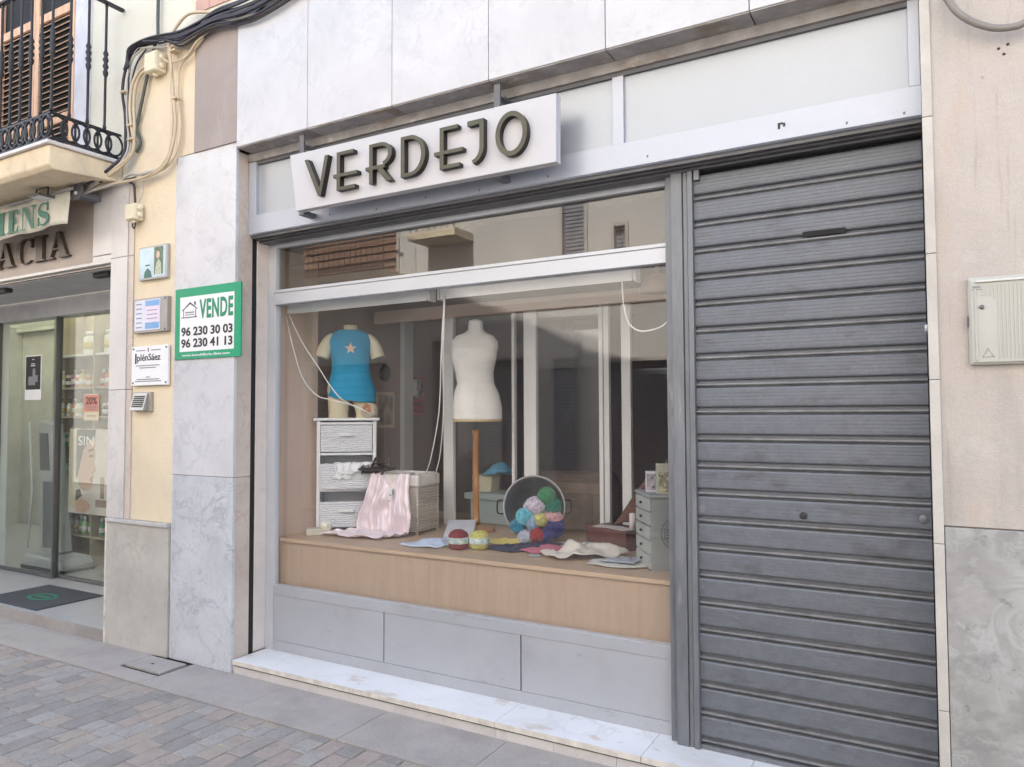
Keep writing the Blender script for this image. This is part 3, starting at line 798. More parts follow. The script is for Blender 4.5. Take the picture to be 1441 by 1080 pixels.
# balcony
BX0, BX1, BY = -10.5, -5.32, -.535
b = MB(); b.prism([(.0, 3.47), (BY+.03, 3.43), (BY, 3.46), (BY, 3.60), (.01, 3.60)], 'x', BX0, BX1)
b.build('balcony_slab', CREAM_SLAB, PB, bev=.01)
b = MB(); b.box(BX0-.02, BX1+.02, BY-.025, .01, 3.601, 3.628); b.build('slab_nosing', JAMB_MARBLE, PB, bev=.006)
RL = empty_part('balcony_railing', PB)
yf, xs_ = BY+.02, BX1-.02
ZB0, ZB1, ZT = 3.655, 3.835, 4.80
s = MB()
for z in (ZB0, ZB1):
    s.box(BX0, xs_, yf-.008, yf+.008, z-.008, z+.008); s.box(xs_-.008, xs_+.008, yf+.009, .0, z-.008, z+.008)
s.box(BX0, xs_+.012, yf-.018, yf+.018, ZT, ZT+.02); s.box(xs_-.018, xs_+.018, yf+.019, .0, ZT, ZT+.02)
s.box(xs_-.010, xs_+.010, yf-.010, yf+.010, 3.629, ZB0-.009)
s.build('rail', IRON, RL, bev=.002)
def baluster(bx, by):
    s = MB()
    pr = [(.010, ZB1+.009), (.014, ZB1+.02), (.010, ZB1+.04), (.0095, ZB1+.05), (.0095, 4.24), (.015, 4.25), (.020, 4.275), (.012, 4.295), (.022, 4.32), (.012, 4.345), (.022, 4.37), (.012, 4.395), (.020, 4.415), (.011, 4.44), (.0095, 4.45), (.0095, ZT-.03), (.012, ZT-.02), (.009, ZT-.001)]
    s.lathe(pr, bx, by, 10)
    return s.build('baluster', IRON, RL)
for k in range(15): baluster(xs_-k*.137, yf)
for yy in (yf+.125, yf+.255, yf+.385): baluster(xs_, yy)
def ring(cx, cy, horizontal):
    r_ = (ZB1-ZB0)/2-.010
    pts = []
    for k in range(20):
        a = 2*math.pi*k/20
        if horizontal: pts.append((cx+r_*.82*math.cos(a), cy, (ZB0+ZB1)/2+r_*math.sin(a)))
        else: pts.append((cx, cy+r_*.82*math.cos(a), (ZB0+ZB1)/2+r_*math.sin(a)))
    s = MB(); s.tube(pts, .0085, 6, closed=True)
    return s.build('ring', IRON, RL)
for k in range(34): ring(xs_-.045-k*.054, yf+(.004 if k % 2 else -.004), True)
for k in range(6): ring(xs_+(.004 if k % 2 else -.004), yf+.050+k*.082, False)
for k in range(5):
    s = MB(); s.box(xs_-.006, xs_+.006, yf+.087+k*.082-.004, yf+.095+k*.082, ZB0+.009, ZB1-.009); s.build('ring_collar', IRON, RL)
# balcony door with louvred pine leaves
b = MB(); b.box(-5.955, -5.76, -.015, .011, 3.63, 6.2); b.build('door_surround', M('surround_white', (.60, .61, .66), .7), PB)
def leaf(x0, x1):
    L = MB(); t = .062
    L.box(x0, x0+t, -.020, .006, 3.66, 6.0); L.box(x1-t, x1, -.020, .006, 3.66, 6.0)
    for z in (3.66, 4.10, 5.0, 5.9): L.box(x0+t+.0005, x1-t-.0005, -.018, .004, z, z+.07)
    L = L.build('louvred_leaf', PINE, PB, bev=.002)
    for z0_, z1_ in ((3.735, 4.098), (4.172, 4.995)):
        z = z0_
        while z < z1_-.02:
            s = MB(); T = Matrix.Translation(((x0+x1)/2, -.007, z+.02)) @ Matrix.Rotation(R(38), 4, 'X')
            s.box(-(x1-x0)/2+t+.001, (x1-x0)/2-t-.001, -.016, .016, -.003, .003, T)
            s.build('slat', PINE_PALE, L); z += .052
for x0, x1 in ((-6.54, -5.958), (-7.13, -6.545), (-7.72, -7.135)):
    leaf(x0, x1)
b = MB(); b.box(-7.75, -5.957, .0065, .0115, 3.635, 6.0); b.build('door_void', BLACK, PB)
# wall lettering of the chemist
WL = thing('wall_lettering', 'dark bronze serif letters ACIA mounted on the buff fascia under the balcony', 'lettering', (-6.6, .0, 3.1))
BRONZE = M('bronze_letter', (.10, .075, .06), .45, metal=.4, var=.15)
lx = -7.12
for ch, wd in (('A', .30), ('C', .27), ('I', .16), ('A', .32)):
    wg, polys = serif_glyph(ch)
    s = MB()
    for kq, pl in enumerate(polys):
        s.prism([(lx+p[0]/wg*wd, 2.985+p[1]*.215) for p in pl], 'y', -.012+.0004*kq, .0195)
    s.build('letter', BRONZE, WL)
    lx += wd+.025
# floodlight under the balcony
FL = thing('floodlight', 'small black floodlight fixed under the balcony slab', 'lamp', (-5.87, -.28, 3.45))
s = MB(); s.box(-5.98, -5.83, -.33, -.20, 3.372, 3.392); s.build('lamp_head', GREY_DARK, FL, bev=.004)
s = MB(); s.box(-5.965, -5.845, -.318, -.212, 3.3695, 3.3718); s.build('lamp_glass', PAPER, FL)
s = MB(); s.tube([(-5.985, -.265, 3.385), (-5.985, -.265, 3.448), (-5.825, -.265, 3.448), (-5.825, -.265, 3.385)], .006, 6); s.build('bracket', IRON, FL)
# banner hanging from a pole under the balcony, and the steel plate that carries it
BN = thing('cloth_banner', 'off-white cloth banner with green serif letters hanging below the balcony', 'banner', (-6.2, -.2, 3.25))
BCL = M('banner_cloth', (.66, .63, .54), .9, var=.06, vs=4, bump=.2, stains=[((.52, .49, .42), 3, .56, .72, .4, (1, 1, 1))])
def bn(u, v):
    x = -7.45+u*1.80
    sag = .006*math.sin(u*9)+.005*math.sin(u*23)
    return Vector((x, -.205+.010*math.sin(x*9+v*2)+.004*math.sin(x*29), 3.155+v*.252+sag*(1-v)))
s = MB(); s.grid(bn, 60, 8); s.build('cloth', BCL, BN, solid=.003, recalc=False)
lx = -6.64
for ch, wd in (('I', .13), ('E', .17), ('N', .22), ('S', .16)):
    wg, polys = serif_glyph(ch)
    s = MB()
    for kq, pl in enumerate(polys):
        s.prism([(lx+p[0]/wg*wd, 3.172+p[1]*.185) for p in pl], 'y', -.228-.0003*kq, -.2262)
    s.build('letter', M('banner_green', (.085, .22, .17), .8) if ch == 'I' else bpy.data.materials['banner_green'], BN)
    lx += wd+.028
s = MB(); s.tube([(-7.5, -.205, 3.418), (-5.60, -.205, 3.418)], .014, 10); s.build('pole', M('pole_grey', (.35, .34, .33), .5, metal=.3), BN)
SP = thing('steel_bracket', 'grey perforated steel plate at the end of the banner pole', 'bracket', (-5.6, -.12, 3.45))
s = MB(); s.prism([(-5.72, 3.465), (-5.52, 3.462), (-5.50, 3.40), (-5.56, 3.34), (-5.64, 3.335)], 'y', -.185, -.178); s.build('plate', GREY_DARK, SP, bev=.002)
s = MB(); s.box(-5.66, -5.56, -.1775, .009, 3.36, 3.40); s.build('arm', GALV, SP)
s = MB()
for xx, zz_ in ((-5.68, 3.448), (-5.55, 3.445), (-5.60, 3.42)): s.lathe([(.008, 0), (.008, .003)], seg=8, T=Matrix.Translation((xx, -.1855, zz_)) @ Matrix.Rotation(R(90), 4, 'X'))
s.build('bolt', GALV, SP)
s = MB(); s.lathe([(.016, 0), (.012, .01)], seg=10, T=Matrix.Translation((-5.59, -.186, 3.385)) @ Matrix.Rotation(R(90), 4, 'X')); s.build('eyelet', PAPER, SP)

# ---------------------------------------------------------------- cables and junction boxes on the wall
CB = M('cable_black', (.035, .033, .045), .5, var=.15)
CT = M('cable_tan', (.60, .49, .34), .6, var=.1)
CG = M('cable_pale', (.50, .47, .42), .6, var=.1)
CD = M('cable_drop', (.07, .085, .075), .5, var=.1)
def cable(pts, r, mat, label, y=-.04, name='cable', group=None, jit=.004):
    P = smooth_path([(p[0], y+(p[2] if len(p) > 2 else 0)+random.uniform(-jit, jit), p[1]) for p in pts], 6)
    s = MB(); s.tube(P, r, 7)
    o = s.build(name, mat)
    tag(o, label, 'cable', group)
    return o
black = [(-3.2, 4.50), (-3.662, 4.42), (-3.929, 4.376), (-4.176, 4.41), (-4.473, 4.414), (-4.708, 4.424), (-4.995, 4.446), (-5.122, 4.424), (-5.222, 4.297), (-5.253, 4.14), (-5.222, 3.97), (-5.208, 3.805), (-5.22, 3.66), (-5.27, 3.56, -.06), (-5.40, 3.47, -.10), (-5.55, 3.42, -.12)]
cable(black, .011, CB, 'thick black cable curving down the cream wall edge to the balcony', -.05)
cable([(p[0]+.03*math.sin(k*1.7), p[1]-.02+.012*math.sin(k*2.3)) for k, p in enumerate(black[:9])]+[(-5.20, 4.10), (-5.185, 3.9), (-5.19, 3.72)], .007, CB, 'thin black cable twisted beside the thick black wall cable', -.035)
for k, (dz, r_) in enumerate(((.035, .012), (.062, .009), (-.03, .011), (-.055, .009), (.015, .013), (-.075, .008), (.085, .010), (-.012, .012), (.05, .008), (-.095, .007))):
    tail = [[(-4.86, 4.43+dz*.2), (-5.02, 4.445), (-5.14, 4.41+dz*.1), (-5.215+.01*k, 4.29)], [(-4.80, 4.415+dz*.25), (-4.95, 4.435)], [], [(-4.68, 4.33), (-4.665, 4.20), (-4.66, 4.02), (-4.645, 3.80), (-4.655, 3.62), (-4.71, 3.52), (-4.83, 3.46), (-5.02, 3.43)] if k == 3 else []][k % 4]
    pts = [(-3.0, 4.53+dz), (-3.662, 4.40+dz), (-3.93, 4.385+dz*.9), (-4.17, 4.405+dz*.8+.012*math.sin(k*3)), (-4.35, 4.385+dz*.55), (-4.55, 4.375+dz*.5-.02*(k % 2)), (-4.70, 4.405+dz*.3)]
    if k == 3: pts = pts[:-1]
    pts += tail
    cable(pts, r_, CT if k == 3 else CB, 'tan strand leaving the dark bundle and turning down beside the marble pillar' if k == 3 else 'dark cable in the sagging bundle at the marble fascia corner', -.06-.012*(k % 3), group='bundled dark cables over the taupe panel')
cable([(-4.05, 4.40), (-4.25, 4.47), (-4.475, 4.522), (-4.614, 4.472), (-4.698, 4.37), (-4.678, 4.193), (-4.641, 3.952), (-4.621, 3.769), (-4.634, 3.643), (-4.686, 3.524), (-4.804, 3.457), (-5.01, 3.439), (-5.268, 3.448), (-5.60, 3.43, -.08)], .011, CT, 'tan cable arching off the black bundle and looping down to the balcony', -.055)
cable([(-4.36, 4.33), (-4.507, 4.239), (-4.60, 4.18), (-4.625, 4.004), (-4.590, 3.764), (-4.60, 3.639), (-4.66, 3.527), (-4.78, 3.47), (-5.01, 3.458)], .009, CT, 'second tan cable dropping beside the arching one near the marble pillar', -.035)
cable([(-4.932, 4.27), (-5.049, 4.256), (-5.132, 4.167), (-5.162, 4.012), (-5.14, 3.846), (-5.102, 3.705), (-5.168, 3.609), (-5.315, 3.50, -.05), (-5.50, 3.44, -.1)], .012, CT, 'outer tan cable leaving the upper junction box in a curve', -.05)
cable([(-4.931, 4.239), (-5.031, 4.222), (-5.100, 4.141), (-5.122, 4.005), (-5.110, 3.841), (-5.132, 3.657), (-5.271, 3.54, -.05), (-5.45, 3.455, -.1)], .012, CT, 'inner tan cable leaving the upper junction box in a curve', -.045)
cable([(-4.870, 5.6), (-4.879, 4.9), (-4.883, 4.614), (-4.879, 4.469), (-4.911, 4.424), (-4.965, 4.289), (-5.027, 4.09), (-5.091, 3.916), (-5.105, 3.828), (-5.06, 3.723), (-5.109, 3.66)], .012, CD, 'dark green cable dropping straight down the pale upper wall', -.025)
cable([(-5.02, 4.42), (-5.15, 4.37), (-5.205, 4.24), (-5.215, 4.05), (-5.195, 3.88), (-5.175, 3.74), (-5.20, 3.62, -.02), (-5.33, 3.49, -.07), (-5.55, 3.41, -.1)], .008, CG, 'pale grey cable running down alongside the thick black wall cable', -.04)
cable([(-5.00, 4.41), (-5.12, 4.33), (-5.185, 4.18), (-5.195, 4.0), (-5.165, 3.80), (-5.155, 3.70), (-5.22, 3.57, -.03), (-5.40, 3.45, -.09)], .006, CB, 'thin dark cable between the pale and tan cables on the wall edge', -.03)
cable([(-4.26, 4.36), (-4.40, 4.31), (-4.48, 4.25), (-4.56, 4.22), (-4.70, 4.23), (-4.80, 4.30)], .008, CT, 'tan cable sagging from the black bundle to the upper junction box', -.05)
cable([(-5.062, 4.431), (-4.786, 4.366), (-4.533, 4.333), (-4.396, 4.343)], .008, CG, 'pale short cable running from the wall corner under the black ones', -.045)
cable([(-5.18, 3.445), (-5.125, 3.414), (-5.106, 3.331), (-5.103, 3.262)], .009, CB, 'short black cable feeding the lower junction box', -.03)
cable([(-5.009, 3.423), (-5.024, 3.335), (-5.064, 3.262)], .005, CG, 'thin pale cable feeding the lower junction box', -.03)
cable([(-4.80, 3.47), (-5.0, 3.47), (-5.15, 3.49), (-5.30, 3.45), (-5.50, 3.40, -.08), (-5.9, 3.36, -.10)], .011, CG, 'grey pipe-like cable under the balcony end', -.055)
loop = [(-.02, 3.72), (.02, 3.50), (.064, 3.36), (.082, 3.321), (.11, 3.265), (.156, 3.212), (.224, 3.166), (.291, 3.151), (.327, 3.158), (.41, 3.20), (.55, 3.32), (.62, 3.5)]
cable(loop, .0135, M('cable_grey', (.23, .21, .185), .5, var=.1), 'thick grey cable hanging in a loop on the pink wall', -.05, jit=0)
s = MB(); s.tube([(-4.02, -.055, 4.392), (-3.46, -.055, 4.398), (-2.6, -.055, 4.41)], .022, 10); tag(s.build('conduit', M('conduit_white', (.62, .60, .58), .5, var=.08)), 'pale plastic conduit lying along the top of the marble fascia', 'conduit')
def junction(loc, w_, h_, d_, label):
    t = thing('junction_box', label, 'junction box', loc, group='junction boxes on the cream wall')
    x, y, z = loc
    s = MB(); s.box(x-w_/2, x+w_/2, y-d_, y, z-h_/2, z+h_/2); s.build('box_body', CREAM_CLOTH, t, bev=.006)
    s = MB(); s.box(x-w_/2+.006, x+w_/2-.006, y-d_-.006, y-d_-.0005, z-h_/2+.006, z+h_/2-.006); s.build('lid', CREAM_CLOTH, t, bev=.003)
    for k in (0, 1):
        s = MB(); s.lathe([(.020, 0), (.022, .012), (.014, .022)], seg=12, T=Matrix.Translation((x+w_/2, y-d_/2, z-h_*.22+k*h_*.44)) @ Matrix.Rotation(R(90), 4, 'Y')); s.build('gland', CREAM_CLOTH, t)
    s = MB(); s.lathe([(.018, 0), (.020, .012), (.012, .022)], seg=12, T=Matrix.Translation((x, y-d_/2, z-h_/2)) @ Matrix.Rotation(R(180), 4, 'Y')); s.build('gland', CREAM_CLOTH, t)
junction((-4.87, -.0005, 4.265), .135, .145, .085, 'upper cream junction box with cable glands under the black bundle')
junction((-5.095, -.004, 3.20), .115, .12, .07, 'lower cream junction box above the photo plaque')
s = MB()
s.tube(smooth_path([(-5.11, -.04, 3.145), (-5.115, -.04, 3.10), (-5.095, -.04, 3.085), (-5.08, -.04, 3.11), (-5.085, -.04, 3.145)], 4), .006, 6); tag(s.build('cable', CB), 'black cable stub looping below the lower junction box', 'cable')
# cable ties
for k, (x, z) in enumerate(((-5.23, 4.13), (-5.14, 3.86), (-4.65, 4.30), (-4.63, 3.95), (-5.13, 3.75))):
    s = MB(); s.box(x-.03, x+.03, -.07, -.018, z-.006, z+.006); tag(s.build('cable_clip', CT), 'small tan clip holding cables against the cream wall', 'cable clip', 'cable clips on the cream wall')

# ---------------------------------------------------------------- plaques on the cream strip
ALUF = M('plaque_frame', (.42, .41, .40), .4, metal=.5)
PQ = thing('photo_plaque', 'framed glossy plaque with a picture of a woman among foliage, topmost on the cream wall', 'plaque', (-4.9, .0, 2.81))
s = MB(); s.box(-5.06, -4.735, -.022, .005, 2.690, 2.935); s.build('frame', ALUF, PQ, bev=.004)
s = MB(); s.box(-5.047, -4.748, -.0245, -.0225, 2.703, 2.922); s.build('print_sheet', M('print_skyblue', (.50, .62, .68), .3, var=.15, vs=6), PQ)
s = MB(); s.box(-4.875, -4.775, -.026, -.0247, 2.720, 2.920); s.build('foliage_print', M('print_foliage', (.10, .16, .09), .4, var=.5, vs=40), PQ)
s = MB(); s.prism(arc(-4.83, 2.862, .020, .028, 0, 360, 14)[:-1], 'y', -.027, -.0262); s.build('face_print', M('print_skin', (.62, .45, .34), .5, var=.05), PQ)
s = MB(); s.prism([(-4.865, 2.72), (-4.79, 2.72), (-4.795, 2.80), (-4.82, 2.832), (-4.85, 2.80)], 'y', -.027, -.0262); s.build('dress_print', M('print_dress', (.45, .48, .36), .5, var=.3, vs=50), PQ)
s = MB(); s.prism([(-4.99, 2.705), (-4.90, 2.705), (-4.915, 2.75), (-4.95, 2.775), (-4.985, 2.745)], 'y', -.0265, -.0247); s.box(-4.975, -4.925, -.026, -.0247, 2.79, 2.80); s.build('logo_print', M('print_darkgreen', (.05, .14, .12), .5), PQ)
PQ = thing('directory_plaque', 'metal-framed directory panel with blue printed bands, second down on the cream wall', 'plaque', (-4.9, .0, 2.43))
s = MB(); s.box(-5.10, -4.715, -.028, .005, 2.305, 2.555); s.build('frame', M('plaque_bronze', (.36, .33, .31), .4, metal=.4), PQ, bev=.003)
s = MB(); s.box(-5.085, -4.79, -.031, -.0285, 2.322, 2.542); s.build('print_sheet', M('print_pale', (.62, .64, .74), .35), PQ)
for z0, z1 in ((2.495, 2.535), (2.330, 2.375)):
    s = MB(); s.box(-4.96, -4.80, -.0325, -.0312, z0, z1); s.build('blue_print', PRINT_BLUE, PQ)
s = MB(); s.box(-4.96, -4.80, -.0325, -.0312, 2.380, 2.490); s.build('lilac_print', PRINT_LILAC, PQ)
s = MB()
for k in range(6): s.box(-5.065, -5.0, -.0325, -.0312, 2.34+k*.034, 2.348+k*.034)
for k in range(3): s.box(-4.94, -4.82, -.0335, -.0326, 2.40+k*.03, 2.406+k*.03)
s.build('text_lines', PRINT_GREY, PQ, kind='stuff')
s = MB()
for x, z in ((-4.74, 2.54), (-4.74, 2.32)): s.lathe([(.008, 0), (.006, .004)], seg=8, T=Matrix.Translation((x, -.0285, z)) @ Matrix.Rotation(R(90), 4, 'X'))
s.build('screw', GREY_DARK, PQ)
PQ = thing('name_plaque', 'white clinic name plaque with black lettering, third down on the cream wall', 'plaque', (-4.92, .0, 2.06))
s = MB(); s.box(-5.125, -4.708, -.022, -.004, 1.922, 2.208); s.build('plate', PAPER, PQ, bev=.002)
text('lettering', 'Ipl\u00e9nS\u00e1ez', PRINT_BLACK, PQ, -5.075, -4.79, 2.085, 2.150, -.0222, bold=.012)
s = MB(); s.box(-5.083, -5.066, -.0236, -.0225, 2.080, 2.156); s.box(-4.935, -4.927, -.0236, -.0225, 2.165, 2.195); s.build('letter_stroke', PRINT_BLACK, PQ)
s = MB()
for (a, c_, z) in ((-5.07, -4.965, 2.172), (-4.895, -4.79, 2.172), (-5.07, -4.80, 2.062), (-5.03, -4.84, 2.046), (-5.06, -4.80, 1.962), (-5.08, -4.78, 1.948), (-4.95, -4.91, 1.978)): s.box(a, c_, -.0234, -.0222, z, z+.007)
s.build('text_lines', PRINT_GREY, PQ, kind='stuff')
s = MB()
for x, z in ((-5.105, 2.19), (-4.725, 2.19), (-5.105, 1.94), (-4.725, 1.94)): s.lathe([(.008, 0), (.006, .005)], seg=8, T=Matrix.Translation((x, -.022, z)) @ Matrix.Rotation(R(90), 4, 'X'))
s.build('screw', GREY_DARK, PQ)
IC = thing('intercom', 'steel intercom box with a slatted speaker face below the white plaque', 'intercom', (-4.98, 0, 1.80))
s = MB(); s.box(-5.11, -4.90, -.018, .005, 1.735, 1.875); s.build('back_box', M('intercom_steel', (.42, .39, .34), .4, metal=.5), IC, bev=.003)
s = MB(); s.prism([(-.020, 1.866), (-.020, 1.742), (-.055, 1.742)], 'x', -5.095, -4.935); s.build('hood', M('intercom_face', (.45, .45, .44), .4, metal=.5), IC)
Tn = Matrix.Translation((-5.015, -.0385, 1.804)) @ Matrix.Rotation(math.atan2(.035, .124), 4, 'X').inverted()
for k in range(6):
    s = MB(); s.box(-.060, .060, -.004, .0, -.040+k*.015, -.032+k*.015, Tn); s.build('slot', DARK, IC)

# ---------------------------------------------------------------- for-sale board
FS = thing('for_sale_board', 'green-bordered VENDE board with two phone numbers on the marble pillar', 'sign', (-4.31, -.01, 2.34))
x0, x1, z0_, z1_ = -4.647, -3.972, 2.094, 2.591
s = MB(); s.box(x0, x1, -.012, -.0005, z0_, z1_); s.build('board', GREEN, FS, bev=.001)
s = MB(); s.box(-4.592, -4.035, -.0135, -.0122, 2.146, 2.530); s.build('white_field', PAPER, FS)
text('lettering', 'VENDE', PRINT_GREEN, FS, -4.385, -4.045, 2.368, 2.502, -.0137, bold=.032, spacing=1.1)
text('lettering', '96 230 30 03', PRINT_BLACK, FS, -4.575, -4.048, 2.254, 2.318, -.0137, bold=.03)
text('lettering', '96 230 41 13', PRINT_BLACK, FS, -4.575, -4.048, 2.172, 2.236, -.0137, bold=.03)
text('lettering', 'www.inmobiliaria-ribes.com', PAPER, FS, -4.565, -4.075, 2.112, 2.130, -.0122, bold=.01)
s = MB()
for q in ([(-4.57, 2.43), (-4.565, 2.438), (-4.485, 2.492), (-4.41, 2.445), (-4.405, 2.437), (-4.485, 2.478)], [(-4.555, 2.385), (-4.55, 2.385), (-4.55, 2.44), (-4.555, 2.44)], [(-4.427, 2.385), (-4.421, 2.385), (-4.421, 2.445), (-4.427, 2.445)], [(-4.44, 2.47), (-4.425, 2.465), (-4.425, 2.49), (-4.44, 2.495)], [(-4.575, 2.382), (-4.41, 2.382), (-4.41, 2.388), (-4.575, 2.388)]):
    s.prism(q, 'y', -.0150, -.0138)
s.build('house_logo', PRINT_BLACK, FS)
s = MB(); s.box(-4.535, -4.44, -.0150, -.0138, 2.415, 2.424); s.box(-4.535, -4.44, -.0150, -.0138, 2.40, 2.406); s.build('text_lines', PRINT_GREY, FS, kind='stuff')

# ---------------------------------------------------------------- shop sign VERDEJO
VS = thing('shop_sign', 'white box sign with raised olive letters VERDEJO above the window', 'sign', (-2.55, .0, 3.15))
s = MB(); s.prism([(-3.425, 2.972), (-1.622, 2.968), (-1.618, 3.320), (-3.482, 3.333)], 'y', -.06, -.022)
s.mat(1); s.prism([(-3.424, 2.973), (-1.623, 2.969), (-1.619, 3.319), (-3.481, 3.332)], 'y', -.0215, -.004)
s.build('sign_box', [SIGN_WHITE, SIGN_SIDE], VS, bev=.003)
ZB, ZTt, LW = 3.032, 3.262, .026
def letter(polys):
    s = MB()
    for k, pl in enumerate(polys):
        s.mat(0); s.prism(pl, 'y', -.098-.0003*k, -.0965-.0003*k)
        s.mat(1); s.prism(pl, 'y', -.0963-.0002*k, -.0603)
    return s.build('letter', [LETTER, LETTER_SIDE], VS)
def rect(a, c_, z0, z1): return [(a, z0), (c_, z0), (c_, z1), (a, z1)]
letter([[(-3.318, ZTt), (-3.288, ZTt), (-3.193, ZB+.040), (-3.205, ZB-.008)], [(-3.205, ZB-.008), (-3.181, ZB-.008), (-3.122, ZTt), (-3.151, ZTt), (-3.193, ZB+.040)]])
letter([rect(-3.055, -3.055+LW, ZB, ZTt), rect(-3.0285, -2.925, ZTt-.020, ZTt), rect(-3.082, -2.895, ZB+.080, ZB+.100), rect(-3.0285, -2.912, ZB, ZB+.020)])
letter([rect(-2.805, -2.805+LW, ZB, ZTt), band([(-2.778, ZTt)]+arc(-2.72, ZTt-.068, .082, .068, 90, -75, 12), [(-2.778, ZTt-.020)]+arc(-2.722, ZTt-.068, .057, .048, 90, -75, 12)),
        rect(-2.832, -2.690, ZB+.080, ZB+.100), [(-2.745, ZB+.078), (-2.705, ZB+.078), (-2.640, ZB), (-2.680, ZB)]])
letter([rect(-2.575, -2.575+LW, ZB, ZTt), band([(-2.548, ZTt)]+arc(-2.51, (ZB+ZTt)/2, .105, .115, 90, -90, 18)+[(-2.548, ZB)], [(-2.548, ZTt-.020)]+arc(-2.512, (ZB+ZTt)/2, .079, .095, 90, -90, 18)+[(-2.548, ZB+.020)])])
letter([rect(-2.308, -2.308+LW, ZB, ZTt), rect(-2.2815, -2.190, ZTt-.020, ZTt), rect(-2.345, -2.158, ZB+.080, ZB+.100), rect(-2.2815, -2.178, ZB, ZB+.020)])
letter([rect(-2.052, -2.026, ZB+.08, ZTt), rect(-2.128, -2.0525, ZTt-.026, ZTt), band(arc(-2.108, ZB+.08, .082, .085, 0, -80, 10), arc(-2.108, ZB+.08, .056, .065, 0, -80, 10))])
s = MB()
out, inn = arc(-1.860, (ZB+ZTt)/2, .094, .117, 0, 360, 36), arc(-1.860, (ZB+ZTt)/2, .068, .091, 0, 360, 36)
for k in range(36):
    s.mat(0); s.prism([out[k], out[k+1], inn[k+1], inn[k]], 'y', -.098, -.0965); s.mat(1); s.prism([out[k], out[k+1], inn[k+1], inn[k]], 'y', -.0963, -.0603)
s.build('letter', [LETTER, LETTER_SIDE], VS)
for x in (-3.44, -2.0):
    s = MB(); s.box(x-.020, x+.020, -.0035, .010, 3.26, 3.475); s.box(x-.015, x+.035, .0105, .110, 3.40, 3.412); s.build('bracket', GREY_DARK, VS, bev=.002)
    s = MB(); s.box(x-.022, x+.022, -.0035, .1035, 2.962, 2.992); s.build('bracket', GALV, VS, bev=.002)

# ---------------------------------------------------------------- shop window display
CAMXY = Vector((0, -3.36))
def facing(x, y): return math.atan2(-x, y+3.36)
ZP = .85
DP = thing('display_platform', 'wide oak-faced display platform behind the shop window', 'display platform', (-2.6, .9, .1))
b = MB(); b.box(-4.045, -1.162, .346, 2.05, .826, ZP); b.build('platform_top', WOOD_TOP, DP, bev=.002)
for a, c_ in ((-4.045, -2.7125), (-2.7105, -1.162)):
    b = MB(); b.box(a, c_, .362, .38, .10, .8255); b.build('front_panel', WOOD, DP)
# partition of white posts behind the display
PT = thing('glazed_partition', 'white framed glass partition behind the window display', 'partition', (-2.6, 1.45, ZP))
for a, c_, zt_ in ((-3.352, -3.262, 2.46), (-2.735, -2.712, 2.46), (-2.632, -2.53, 2.46), (-2.034, -2.004, 2.46), (-1.996, -1.958, 2.46), (-1.866, -1.800, 2.46)):
    b = MB(); b.box(a, c_, 1.43, 1.47, ZP, zt_); b.build('post', WHITE_PAINT, PT, bev=.002)
b = MB(); b.box(-4.05, -1.155, 1.425, 1.475, 2.4605, 2.56); b.build('top_rail', INT_BEIGE, PT)
for a, c_ in ((-3.26, -2.737), (-2.528, -2.036)):
    b = MB(); b.box(a, c_, 1.448, 1.452, ZP+.001, 2.46); b.build('pane', GLASS, PT)
# things on the side wall
xw = -4.1595
t = MB(); t.lathe([(.075, 0), (.075, .012), (.06, .016)], seg=24, T=Matrix.Translation((xw, 1.691, 2.067)) @ Matrix.Rotation(R(90), 4, 'Y'))
tag(t.build('wall_medallion', GREY_DARK), 'round dark medallion on the side wall right of the blue shirt', 'medallion')
PF = thing('picture_frame', 'pale framed picture on the side wall below the round medallion', 'picture', (xw, 1.56, 1.74))
t = MB(); t.box(xw+.0005, xw+.018, 1.563, 1.809, 1.589, 1.9); t.build('frame', INT_BEIGE, PF, bev=.002)
t = MB(); t.box(xw+.0185, xw+.020, 1.589, 1.784, 1.615, 1.874); t.build('print_sheet', M('faded_print', (.36, .29, .25), .6, var=.4, vs=12), PF)
t = MB(); t.box(xw+.0005, xw+.05, 1.912, 2.035, 0.83, 2.54); tag(t.build('door_post', WHITE_PAINT), 'pale upright post on the side wall left of the clock poster', 'post')
CK = thing('clock_poster', 'red and white card with a clock face on the side wall', 'poster', (xw, 2.02, 1.86))
t = MB(); t.box(xw+.0005, xw+.004, 2.044, 2.27, 1.692, 2.053); t.build('card', M('poster_red', (.48, .05, .07), .6), CK)
t = MB(); t.lathe([(.092, 0), (.092, .002)], seg=28, T=Matrix.Translation((xw+.0042, 2.158, 1.946)) @ Matrix.Rotation(R(90), 4, 'Y')); t.build('clock_face', PAPER, CK)
t = MB(); t.box(xw+.0065, xw+.0075, 2.154, 2.162, 1.936, 2.018); t.box(xw+.0065, xw+.0075, 2.132, 2.163, 1.932, 1.94); t.build('clock_hand', PRINT_BLACK, CK)
t = MB(); t.box(xw+.0042, xw+.005, 2.091, 2.224, 1.792, 1.805); t.box(xw+.0042, xw+.005, 2.112, 2.204, 1.72, 1.729); t.build('text_lines', PRINT_BLACK, CK, kind='stuff')
